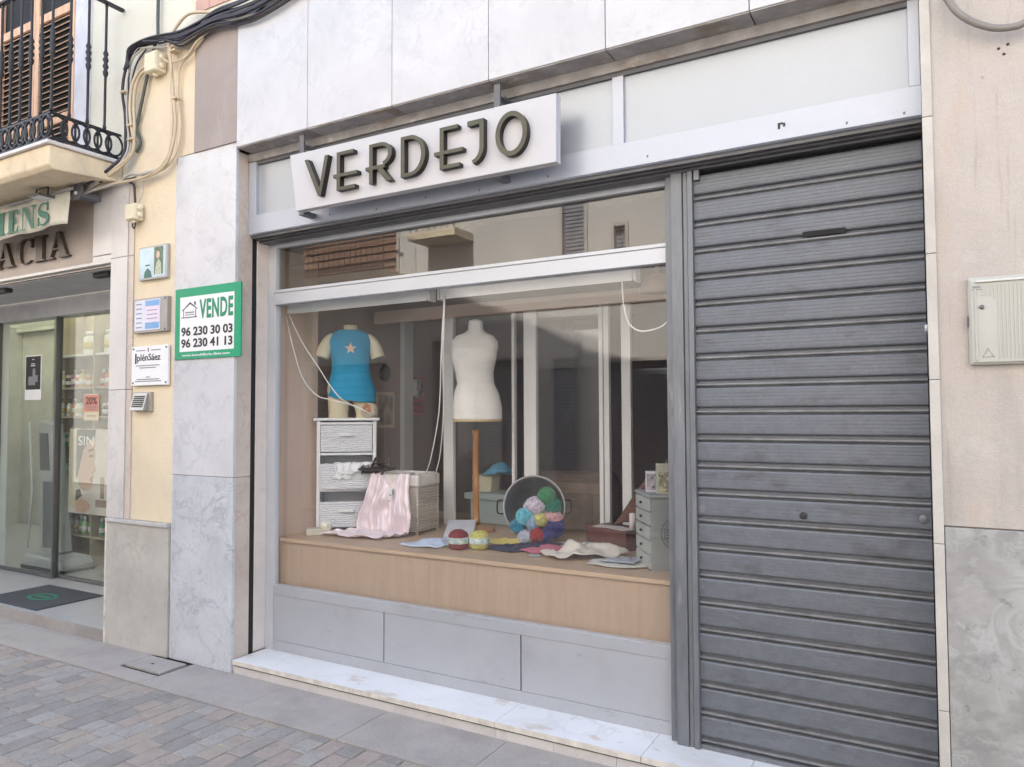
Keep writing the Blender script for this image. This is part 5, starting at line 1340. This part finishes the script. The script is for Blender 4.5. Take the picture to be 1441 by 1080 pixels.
# pale blue lidded box with a planter and a blue cloth, behind the dress form
PBX = thing('blue_storage_box', 'pale blue wooden box with a lid behind the dress form stand', 'box', (-3.04, 1.72, ZP))
BLP = M('box_pale_blue', (.42, .50, .52), .6, var=.05)
s = MB(); s.box(-3.21, -2.80, 1.60, 1.88, ZP, 1.035); s.build('box_body', BLP, PBX, bev=.003)
s = MB(); s.box(-3.255, -2.76, 1.575, 1.90, 1.0355, 1.085); s.build('lid', BLP, PBX, bev=.004)
s = MB(); s.prism([(-3.22, 1.0855), (-3.06, 1.0855), (-3.05, 1.215), (-3.24, 1.215)], 'y', 1.66, 1.80); tag(s.build('planter', CREAM_CLOTH, bev=.01), 'whitish planter on the pale blue box beside the stand pole', 'planter')
def blue(u, v):
    x, y = -3.13+.24*u, 1.62+.20*v
    return Vector((x, y, 1.222+.085*math.sin(math.pi*u)*math.sin(math.pi*v)+.02*noise.noise(Vector((u*5, v*5, 2)))+.035*u*(1-v)))
s = MB(); s.grid(blue, 26, 22); tag(s.build('blue_cloth', M('sky_blue_cloth', (.10, .38, .62), .85, var=.1), solid=.004, recalc=False), 'crumpled sky blue cloth on top of the whitish planter', 'cloth')
# arched leather trunk
TKM = M('trunk_leather', (.19, .13, .105), .55, var=.3, vs=8, bump=.2, bs=40)
TK = thing('leather_trunk', 'dark brown leather trunk with an arched lid behind the metal tub', 'trunk', (-2.42, 1.78, ZP))
s = MB(); s.box(-2.79, -2.09, 1.60, 1.98, ZP, 1.12); s.build('trunk_body', TKM, TK, bev=.006)
s = MB(); s.prism([(1.60, 1.1205)]+[(1.79-.19*math.cos(R(a)), 1.121+.15*math.sin(R(a))) for a in range(15, 180, 15)]+[(1.98, 1.1205)], 'x', -2.79, -2.09); s.build('trunk_lid', TKM, TK, bev=.004)
s = MB()
for x in (-2.70, -2.44, -2.18): s.box(x-.018, x+.018, 1.594, 1.5995, ZP, 1.118)
s.build('strap', M('strap_brown', (.16, .10, .07), .5), TK)
s = MB(); s.box(-2.47, -2.41, 1.586, 1.5935, 1.09, 1.135); s.build('latch', GREY_DARK, TK)
# red-brown box with papers and a candle
RX = thing('wooden_box', 'dark red-brown wooden box with papers on top beside the grey cabinet', 'box', (-1.78, 1.10, ZP), R(-20))
REDW = M('redbrown_wood', (.13, .05, .04), .5, var=.15)
s = MB(); s.box(-.19, .15, -.08, .14, 0, .105); s.build('box_body', REDW, RX, bev=.003)
s = MB(); s.box(-.195, .155, -.085, .145, .1055, .125); s.build('lid', REDW, RX, bev=.003)
tl = thing('paper_stack', 'pale printed papers lying on the red-brown box', 'papers', (-1.78, 1.08, ZP+.1255), R(-12))
for k, (x, y, r_) in enumerate(((-.07, .02, 5), (.05, -.02, -18))):
    s = MB(); s.box(-.085, .085, -.05, .05, k*.0035+.0005, .0032+k*.0035, Matrix.Translation((x, y, 0)) @ Matrix.Rotation(R(r_), 4, 'Z')); s.build('sheet', M('paper_pinkish', (.62, .55, .53), .7, var=.1), tl)
s = MB(); s.lathe([(.021, ZP+.133), (.021, ZP+.225), (.008, ZP+.228)], -1.665, 1.085, 16); tag(s.build('candle', LINEN), 'short white candle on the red-brown box', 'candle')
def shawl(u, v):
    x = -1.74+.30*u-.10*v
    return Vector((x, 1.30-.10*v+.012*math.sin(u*14+v*3), .98+.0+.52*(1-v)*(.35+.65*u)+.02*math.sin(u*6)))
s = MB(); s.grid(shawl, 26, 20); tag(s.build('brown_shawl', M('shawl_brown', (.17, .085, .06), .9, var=.15), solid=.006, recalc=False), 'red-brown shawl draped in a point above the wooden box', 'shawl')
SD = thing('shawl_stand', 'dark slim stand carrying the red-brown shawl beside the grey cabinet', 'stand', (-1.47, 1.36, ZP))
s = MB(); s.box(-1.48, -1.462, 1.35, 1.368, ZP+.012, 1.42); s.box(-1.54, -1.40, 1.30, 1.42, ZP, ZP+.0118); s.build('frame', GREY_DARK, SD)
# grey cabinet of small drawers
gcx, gcy = -1.345, .515
ga = math.atan2(.26, -.18)          # direction of its drawer face
GC = thing('drawer_cabinet', 'small grey wooden cabinet with five little drawers and a round stamp', 'cabinet', (gcx, gcy, ZP), ga-math.pi)
GCM = M('cabinet_grey', (.30, .32, .315), .65, var=.06)
s = MB(); s.box(-.30, 0, -.0, .19, 0.0, .395); s.build('cabinet_body', GCM, GC, bev=.002)
s = MB(); s.box(-.31, .012, -.012, .20, .3955, .412); s.build('top_board', GCM, GC, bev=.003)
for k in range(5):
    s = MB(); s.box(-.285, -.012, -.012, -.0005, .014+k*.077, .082+k*.077); d = s.build('drawer', M('cabinet_drawer', (.42, .43, .40), .65, var=.06) if k == 0 else bpy.data.materials['cabinet_drawer'], GC, bev=.002)
    s = MB(); s.ball((-.148, -.020, .048+k*.077), .008, 10, 8); s.build('knob', IRON, d)
s = MB()
stp = [(.0006, .115+.062*math.cos(2*math.pi*k/28), .20+.075*math.sin(2*math.pi*k/28)) for k in range(28)]
s.tube(stp, .0022, 4, closed=True); s.tube([(.0006, .115+.045*math.cos(2*math.pi*k/24), .20+.055*math.sin(2*math.pi*k/24)) for k in range(24)], .0015, 4, closed=True)
for k in range(4): s.box(.0002, .0012, .08, .15, .175+k*.014, .181+k*.014)
s.build('round_stamp', GREY_DARK, GC)
Tg = Matrix.Translation((gcx, gcy, ZP+.4125)) @ Matrix.Rotation(ga-math.pi, 4, 'Z')
for k, (x, y, w_, h_, lb, cl) in enumerate(((-.16, .05, .07, .115, 'white postcard box with a dark drawing on the grey cabinet', (.60, .56, .60)), (-.05, .10, .105, .165, 'tall tin with a green floral print on the grey cabinet', (.46, .46, .36)))):
    t = thing('printed_box', lb, 'box', Tg @ Vector((x, y, 0)), R(20)+k*R(8))
    s = MB(); s.box(-w_/2, w_/2, -.03, .03, 0, h_); s.build('box_body', M('print_card_%d' % k, cl, .5, var=.1, vs=9), t, bev=.002)
    s = MB(); s.box(-w_/2+.006, w_/2-.006, -.0315, -.0303, .012, h_-(.012 if k == 0 else .045)); s.build('picture', M('print_pic_%d' % k, ((.34, .30, .34), (.40, .37, .24))[k], .5, var=.5, vs=45, stains=[((.05, .04, .05), 38, .56, .6, .9, (1, 1, 1)), ((.65, .60, .55), 30, .56, .6, .8, (1, 1, 1))]), t)

# ---------------------------------------------------------------- inside the chemist shop
MT = thing('doormat', 'dark grey doormat with a faded green oval emblem at the chemist door', 'doormat', (-6.85, .32, .102))
s = MB(); s.box(-7.32, -6.46, .05, .62, .1015, .111); s.build('mat', M('mat_grey', (.075, .08, .085), .95, var=.2, vs=60, bump=.8, bs=200), MT, bev=.003)
s = MB(); s.prism([(-6.87+.17*math.cos(2*math.pi*k/24), .32+.10*math.sin(2*math.pi*k/24)) for k in range(24)]+[(-6.87+.17, .32)]+[(-6.87+.13*math.cos(-2*math.pi*k/24), .32+.07*math.sin(-2*math.pi*k/24)) for k in range(24)]+[(-6.87+.13, .32)], 'z', .1112, .1122); s.box(-6.97, -6.77, .30, .34, .1112, .1122); s.build('emblem', M('mat_green', (.03, .20, .12), .95), MT)
def poster(name, label, x0, x1, z0, z1, y, mats, draw):
    t = thing(name, label, 'poster', ((x0+x1)/2, y, z0))
    s = MB(); s.box(x0, x1, y-.002, y, z0, z1); s.build('sheet', mats, t)
    draw(t)
    return t
def d1(t):
    s = MB(); s.box(-8.155, -7.885, .7925, .7955, 1.975, 2.315); s.build('dark_print', PRINT_BLACK, t)
    s = MB(); s.box(-8.10, -8.03, .7905, .7920, 2.02, 2.11); s.box(-8.025, -7.975, .7905, .7920, 2.02, 2.19); s.box(-7.97, -7.93, .7905, .7920, 2.05, 2.12); s.build('bottle_print', PRINT_GREY, t)
    s = MB(); s.box(-8.06, -7.98, .7905, .7920, 2.215, 2.225); s.box(-8.055, -7.985, .7905, .7920, 2.235, 2.243); s.box(-8.04, -8.0, .7905, .7920, 2.28, 2.288); s.build('text_lines', PAPER, t, kind='stuff')
poster('perfume_poster', 'tall black poster with grey bottles stuck on the left glass door', -8.17, -7.87, 1.87, 2.33, .797, PAPER, d1)
def d2_(t):
    s = MB(); s.box(-7.195, -6.965, .8435, .8455, 1.745, 1.905); s.build('pink_print', M('poster_pink', (.66, .28, .22), .6), t)
    text('lettering', '20%', PRINT_BLACK, t, -7.165, -6.985, 1.815, 1.885, .8433, bold=.01)
    s = MB(); s.box(-7.15, -7.0, .842, .8433, 1.785, 1.793); s.box(-7.14, -7.01, .842, .8433, 1.765, 1.771); s.box(-7.15, -7.0, .842, .8455, 1.70, 1.706); s.build('text_lines', PRINT_GREY, t, kind='stuff')
poster('discount_poster', 'small pink poster reading 20 percent on the right glass pane', -7.205, -6.955, 1.66, 1.915, .848, M('poster_cream', (.72, .64, .48), .6), d2_)
def d3(t):
    y = 1.012
    def pr(name, poly, mat, lay):
        q = MB(); q.prism(poly, 'y', y-.0012*lay-.001, y-.0012*lay); q.build(name, mat, t)
    pr('edge_print', [(-7.727, .765), (-7.612, .765), (-7.612, 1.565), (-7.727, 1.565)], M('poster_edge', (.56, .49, .34), .6), 0)
    pr('hair_print', [(-7.601, 1.565), (-7.275, 1.565), (-7.291, 1.48), (-7.399, 1.444), (-7.482, 1.356), (-7.527, 1.241), (-7.56, 1.11), (-7.601, 1.06)], M('poster_hair', (.02, .015, .013), .6), 0)
    pr('hair_print', [(-7.601, .95), (-7.53, .968), (-7.491, .899), (-7.601, .84)], bpy.data.materials['poster_hair'], 0)
    pr('face_print', [(-7.482, 1.356), (-7.399, 1.444), (-7.291, 1.482), (-7.286, 1.374), (-7.273, 1.304), (-7.295, 1.247), (-7.263, 1.163), (-7.304, 1.134), (-7.297, 1.099), (-7.32, 1.07), (-7.306, 1.035), (-7.347, .977), (-7.443, .944), (-7.531, .983), (-7.571, 1.081), (-7.549, 1.154), (-7.515, 1.241)], M('poster_skin', (.50, .31, .23), .6, var=.10, vs=4), 1)
    pr('cheek_print', [(-7.47, 1.18), (-7.40, 1.22), (-7.36, 1.17), (-7.40, 1.10), (-7.46, 1.11)], M('poster_cheek', (.52, .29, .22), .6), 2)
    pr('brow_print', [(-7.396, 1.358), (-7.312, 1.381), (-7.299, 1.365), (-7.383, 1.337)], PRINT_BLACK, 2)
    pr('eye_print', [(-7.382, 1.301), (-7.345, 1.318), (-7.305, 1.314), (-7.303, 1.296), (-7.35, 1.285)], PRINT_BLACK, 2)
    pr('nostril_print', [(-7.318, 1.146), (-7.296, 1.148), (-7.30, 1.136)], bpy.data.materials['poster_hair'], 2)
    pr('lips_print', [(-7.363, 1.072), (-7.330, 1.095), (-7.300, 1.095), (-7.32, 1.07), (-7.310, 1.042), (-7.345, 1.04)], M('poster_lips', (.36, .10, .09), .6), 2)
    pr('hand_print', [(-7.60, .83), (-7.527, .883), (-7.428, .86), (-7.341, .808), (-7.364, .764), (-7.448, .731), (-7.60, .735)], bpy.data.materials['poster_skin'], 1)
    text('lettering', 'SIN', PAPER, t, -7.565, -7.30, 1.405, 1.50, y-.0042, bold=.0)
    pr('flask_print', [(-7.183, .885), (-7.120, .885), (-7.120, 1.096), (-7.183, 1.096)], M('poster_taupe', (.30, .20, .17), .6), 0)
    pr('box_print', [(-7.259, .80), (-7.047, .80), (-7.047, .872), (-7.259, .872)], bpy.data.materials['poster_taupe'], 0)
poster('cosmetics_poster', 'large cosmetics poster with a woman in profile behind the right glass pane', -7.73, -7.02, .72, 1.572, 1.015, M('poster_beige', (.56, .50, .46), .5), d3)
# shelf unit with bottles
SF = thing('shelf_unit', 'cream chemist shelf unit filled with bottles behind the right glass pane', 'shelves', (-7.85, 1.5, .1))
SHM = M('shelf_cream', (.42, .36, .28), .6)
s = MB(); s.box(-8.62, -6.6, 1.655, 1.68, .10, 2.90); s.build('back_board', SHM, SF)
for x in (-8.62, -7.86, -6.62):
    s = MB(); s.box(x, x+.02, 1.32, 1.654, .1, 2.90); s.build('side_board', SHM, SF)
SZ = (.42, .74, 1.06, 1.38, 1.70, 2.02, 2.38)
for z in SZ:
    for a, c_ in ((-8.599, -7.861), (-7.839, -6.621)):
        s = MB(); s.box(a, c_, 1.325, 1.654, z-.022, z); s.build('shelf', WHITE_PAINT if z > 2.3 else SHM, SF)
BC = {n: M('bottle_'+n, c_, .35, var=.05) for n, c_ in (('white', (.74, .74, .70)), ('green', (.10, .34, .16)), ('teal', (.14, .42, .40)), ('orange', (.62, .26, .10)), ('dark', (.06, .045, .05)), ('yellow', (.60, .50, .22)), ('rose', (.45, .12, .16)), ('lime', (.45, .58, .28)), ('brown', (.26, .18, .10)))}
protos = {}
def bottle(kind, colr, x, z, label, y=1.42, sc=1.0, group=None):
    key = (kind, colr)
    if key not in protos:
        t = thing('bottle', label, 'bottle', (x, y, z), 0, group, local=True)
        if kind == 'tub': pr = [(.070, 0), (.075, .01), (.075, .19), (.055, .205), (.055, .21)]; cp = [(.058, .2105), (.058, .25), (.05, .255)]
        elif kind == 'slim': pr = [(.026, 0), (.030, .006), (.030, .12), (.014, .145), (.014, .15)]; cp = [(.016, .1505), (.016, .19), (.012, .192)]
        elif kind == 'pump': pr = [(.034, 0), (.038, .006), (.038, .13), (.016, .15), (.016, .155)]; cp = [(.008, .1555), (.008, .185), (.018, .186), (.018, .196)]
        else: pr = [(.036, 0), (.040, .005), (.040, .10), (.034, .11)]; cp = [(.036, .1105), (.036, .14), (.03, .143)]
        s = MB(); s.lathe(pr, seg=16); s.build('bottle_body', BC[colr], t)
        s = MB(); s.lathe(cp, seg=14); s.build('cap', BC['white' if colr != 'white' else 'dark'] if kind != 'tub' else BC['white'], t)
        s = MB(); r_ = pr[2][0]+.0006; s.lathe([(r_, pr[2][1]*.30), (r_, pr[2][1]*.72)], seg=16); s.build('paper_label', PAPER if colr != 'white' else BC['yellow'], t)
        protos[key] = t
        return t
    return dup(protos[key], (x, y, z), None, label, group)
bottle('tub', 'white', -8.12, SZ[6], 'white lidded tub, left of two on the top chemist shelf', 1.45)
bottle('tub', 'white', -7.74, SZ[6], 'white lidded tub, right of two on the top chemist shelf', 1.45)
rb = random.Random(3)
names = {'white': 'white', 'green': 'green', 'teal': 'teal', 'orange': 'orange', 'dark': 'dark', 'yellow': 'yellow', 'rose': 'rose red', 'lime': 'lime green', 'brown': 'brown'}
kname = {'slim': 'slim', 'pump': 'pump', 'jar': 'squat'}
plan = {5: ('dark', 'yellow', 'rose', 'orange'), 4: ('white', 'orange', 'dark', 'white'), 3: ('teal', 'green', 'white', 'orange'), 2: ('teal', 'white', 'lime'), 1: ('green', 'lime', 'white'), 0: ('lime', 'white', 'green')}
ordn = {5: 'second', 4: 'third', 3: 'fourth', 2: 'fifth', 1: 'sixth', 0: 'lowest'}
for lv, cols in plan.items():
    x = -8.55; 
    while x < -6.70:
        if abs(x+7.85) > .05:
            kd = rb.choice(('slim', 'pump', 'jar')) if lv > 1 else 'slim' if rb.random() < .6 else 'pump'
            cl = rb.choice(cols)
            bottle(kd, cl, x, SZ[lv], '%s %s bottle in the row on the %s chemist shelf' % (kname[kd], names[cl], ordn[lv]), 1.38+rb.uniform(0, .05), group='%s %s bottles on the %s shelf' % (kname[kd], names[cl], ordn[lv]))
        x += rb.uniform(.078, .11)
# person scale
SC = thing('weighing_machine', 'grey upright chemist weighing machine with a sloping column', 'scale', (-8.05, 1.12, .1))
SCM = M('scale_grey', (.42, .43, .43), .4, metal=.2, var=.08)
s = MB(); s.prism([(-8.42, .1), (-7.72, .1), (-7.68, .16), (-7.76, .24), (-8.36, .26), (-8.46, .16)], 'y', .93, 1.28); s.build('base', SCM, SC, bev=.02)
s = MB(); s.box(-8.44, -7.70, .925, 1.29, .1, .145); s.build('rubber_skirt', DARK, SC, bev=.01)
s = MB(); s.prism([(-8.40, .26), (-8.02, .26), (-8.24, 1.62), (-8.50, 1.66)], 'y', 1.10, 1.24); s.build('column', SCM, SC, bev=.015)
s = MB(); s.prism([(-8.34, .30), (-8.06, .30), (-8.17, 1.0), (-8.36, 1.0)], 'y', 1.095, 1.0995); s.build('dark_panel', GREY_DARK, SC)
s = MB(); s.prism([(-8.42, 1.12), (-8.24, 1.12), (-8.29, 1.52), (-8.45, 1.52)], 'y', 1.095, 1.0995); s.build('display_panel', GREY_DARK, SC)
s = MB(); s.tube([(-8.56, 1.06, .28), (-8.50, 1.06, .9), (-8.58, 1.06, 1.64)], .010, 8); s.build('rail', ALU, SC)
# radiator
RD = thing('radiator', 'cream column radiator against the chemist wall behind the left door', 'radiator', (-9.6, 2.4, .15))
for k in range(9):
    s = MB(); s.box(-9.95+k*.075, -9.885+k*.075, 2.40, 2.50, .20, .86); s.build('fin', CREAM_CLOTH, RD, bev=.012)
s = MB(); s.tube([(-9.97, 2.45, .26), (-9.25, 2.45, .26)], .015, 8); s.tube([(-9.97, 2.45, .80), (-9.25, 2.45, .80)], .015, 8); s.tube([(-9.9, 2.45, .10), (-9.9, 2.45, .25)], .012, 8); s.tube([(-9.3, 2.45, .10), (-9.3, 2.45, .25)], .012, 8); s.build('pipe', CREAM_CLOTH, RD)

# ---------------------------------------------------------------- houses across the street (seen in the glass)
YO = -6.0
def shutter_window(parent, x0, x1, z0, z1, y=YO, mat=None):
    f = MB(); f.box(x0-.05, x0, y-.0, y+.03, z0, z1); f.box(x1, x1+.05, y, y+.03, z0, z1); f.box(x0-.05, x1+.05, y, y+.03, z1, z1+.06)
    f = f.build('window_surround', PINK_PLASTER, parent)
    s = MB(); s.box(x0, x1, y-.12, y-.10, z0, z1); s.build('void', BLACK, f)
    z = z0
    pt = .135 if x1-x0 > 1.5 else .058
    while z < z1-.02:
        s = MB(); s.box(x0, x1, y-.095, y-.06, z, z+pt*.72); s.build('slat', mat or GREY_DARK, f); z += pt
OB = thing('beige_house', 'beige rendered house across the street, seen mirrored in the shop glass', 'house', (-5, YO-.2, 0))
def wall_with_holes(x0, x1, z0, z1, holes, mat, parent, y=YO):
    """facade made of piers and lintels round its openings"""
    s = MB()
    xs = sorted({x0, x1}|{h[0] for h in holes}|{h[1] for h in holes})
    for a, b_ in zip(xs[:-1], xs[1:]):
        hs = sorted([(h[2], h[3]) for h in holes if h[0] <= a+1e-6 and h[1] >= b_-1e-6])
        z = z0
        for (ha, hb) in hs:
            if ha > z+1e-6: s.box(a, b_, y-.25, y, z, ha)
            z = hb
        if z < z1: s.box(a, b_, y-.25, y, z, z1)
    return s.build('wall', mat, parent)
h1 = [(-5.0, -4.54, .30, 2.54), (-7.20, -6.78, .30, 2.92), (-4.80, -4.44, 4.05, 5.9), (-3.97, -3.80, 3.9, 4.42), (-2.9, -2.0, .05, 2.4), (-2.5, -1.9, 3.9, 5.2), (-6.55, -5.75, 5.3, 6.8), (-6.45, -5.35, .05, 2.55), (-4.2, -3.1, .05, 2.45)]
wall_with_holes(-7.55, -.5, 0, 8.6, h1, WALL_OPP, OB)
for h in h1: shutter_window(OB, *h, mat=M('blue_shutter', (.24, .25, .29), .5) if 'blue_shutter' not in bpy.data.materials else bpy.data.materials['blue_shutter'])
s = MB(); s.box(-7.55, -.5, YO-.3, YO+.12, 8.6, 8.75); s.build('cornice', WHITE_PAINT, OB)
s = MB(); s.box(-7.55, -.5, YO, YO+.03, 3.30, 3.42); s.build('string_course', PINK_PLASTER, OB)
for x0_, x1_ in ((-6.70, -6.55), (-5.25, -5.1), (-1.9, -.6)):
    s = MB(); s.box(x0_, x1_, YO+.0005, YO+.03, .02, .95); s.build('plinth_panel', PLINTH_RIGHT, OB)
OC = thing('ochre_house', 'tall house across the street with brown roller shutters, mirrored at left in the glass', 'house', (-10, YO-.2, 0))
h2 = [(-10.2, -7.95, 4.15, 6.2), (-10.0, -8.2, .05, 2.6), (-13.5, -11.8, 3.8, 5.8), (-13.4, -11.9, .05, 2.6)]
wall_with_holes(-60, -7.56, 0, 8.2, h2, WALL_OPP2, OC)
BRS = M('brown_shutter', (.26, .15, .10), .5)
for h in h2: shutter_window(OC, *h, mat=BRS if h[2] > 3 else GREY_DARK)
def opp_balcony(parent, x0, x1, z):
    s = MB(); s.box(x0, x1, YO+.0005, YO+.55, z-.12, z); s.build('balcony_slab', CREAM_SLAB, parent)
    s = MB()
    s.box(x0+.02, x1-.02, YO+.50, YO+.53, z+.95, z+.98); s.box(x0+.02, x1-.02, YO+.50, YO+.53, z+.06, z+.08)
    n = int((x1-x0)/.12)
    for k in range(n+1):
        xx = x0+.03+k*(x1-x0-.06)/n; s.box(xx-.006, xx+.006, YO+.508, YO+.522, z+.0005, z+.95)
    s.build('balcony_railing', IRON, parent)
opp_balcony(OC, -10.4, -7.8, 4.10)
opp_balcony(OB, -7.3, -6.4, 4.62)
OD = thing('white_house', 'white rendered house across the street further right, facing the plastered wall', 'house', (3, YO-.2, 0))
h3 = [(.3, 1.3, .05, 2.5), (2.4, 3.4, 3.8, 5.8), (.3, 1.3, 3.8, 5.8), (4.2, 5.4, .8, 2.4)]
wall_with_holes(-.49, 9, 0, 9, h3, WALL_OPP, OD)
for h in h3: shutter_window(OD, *h, mat=GREY_DARK)
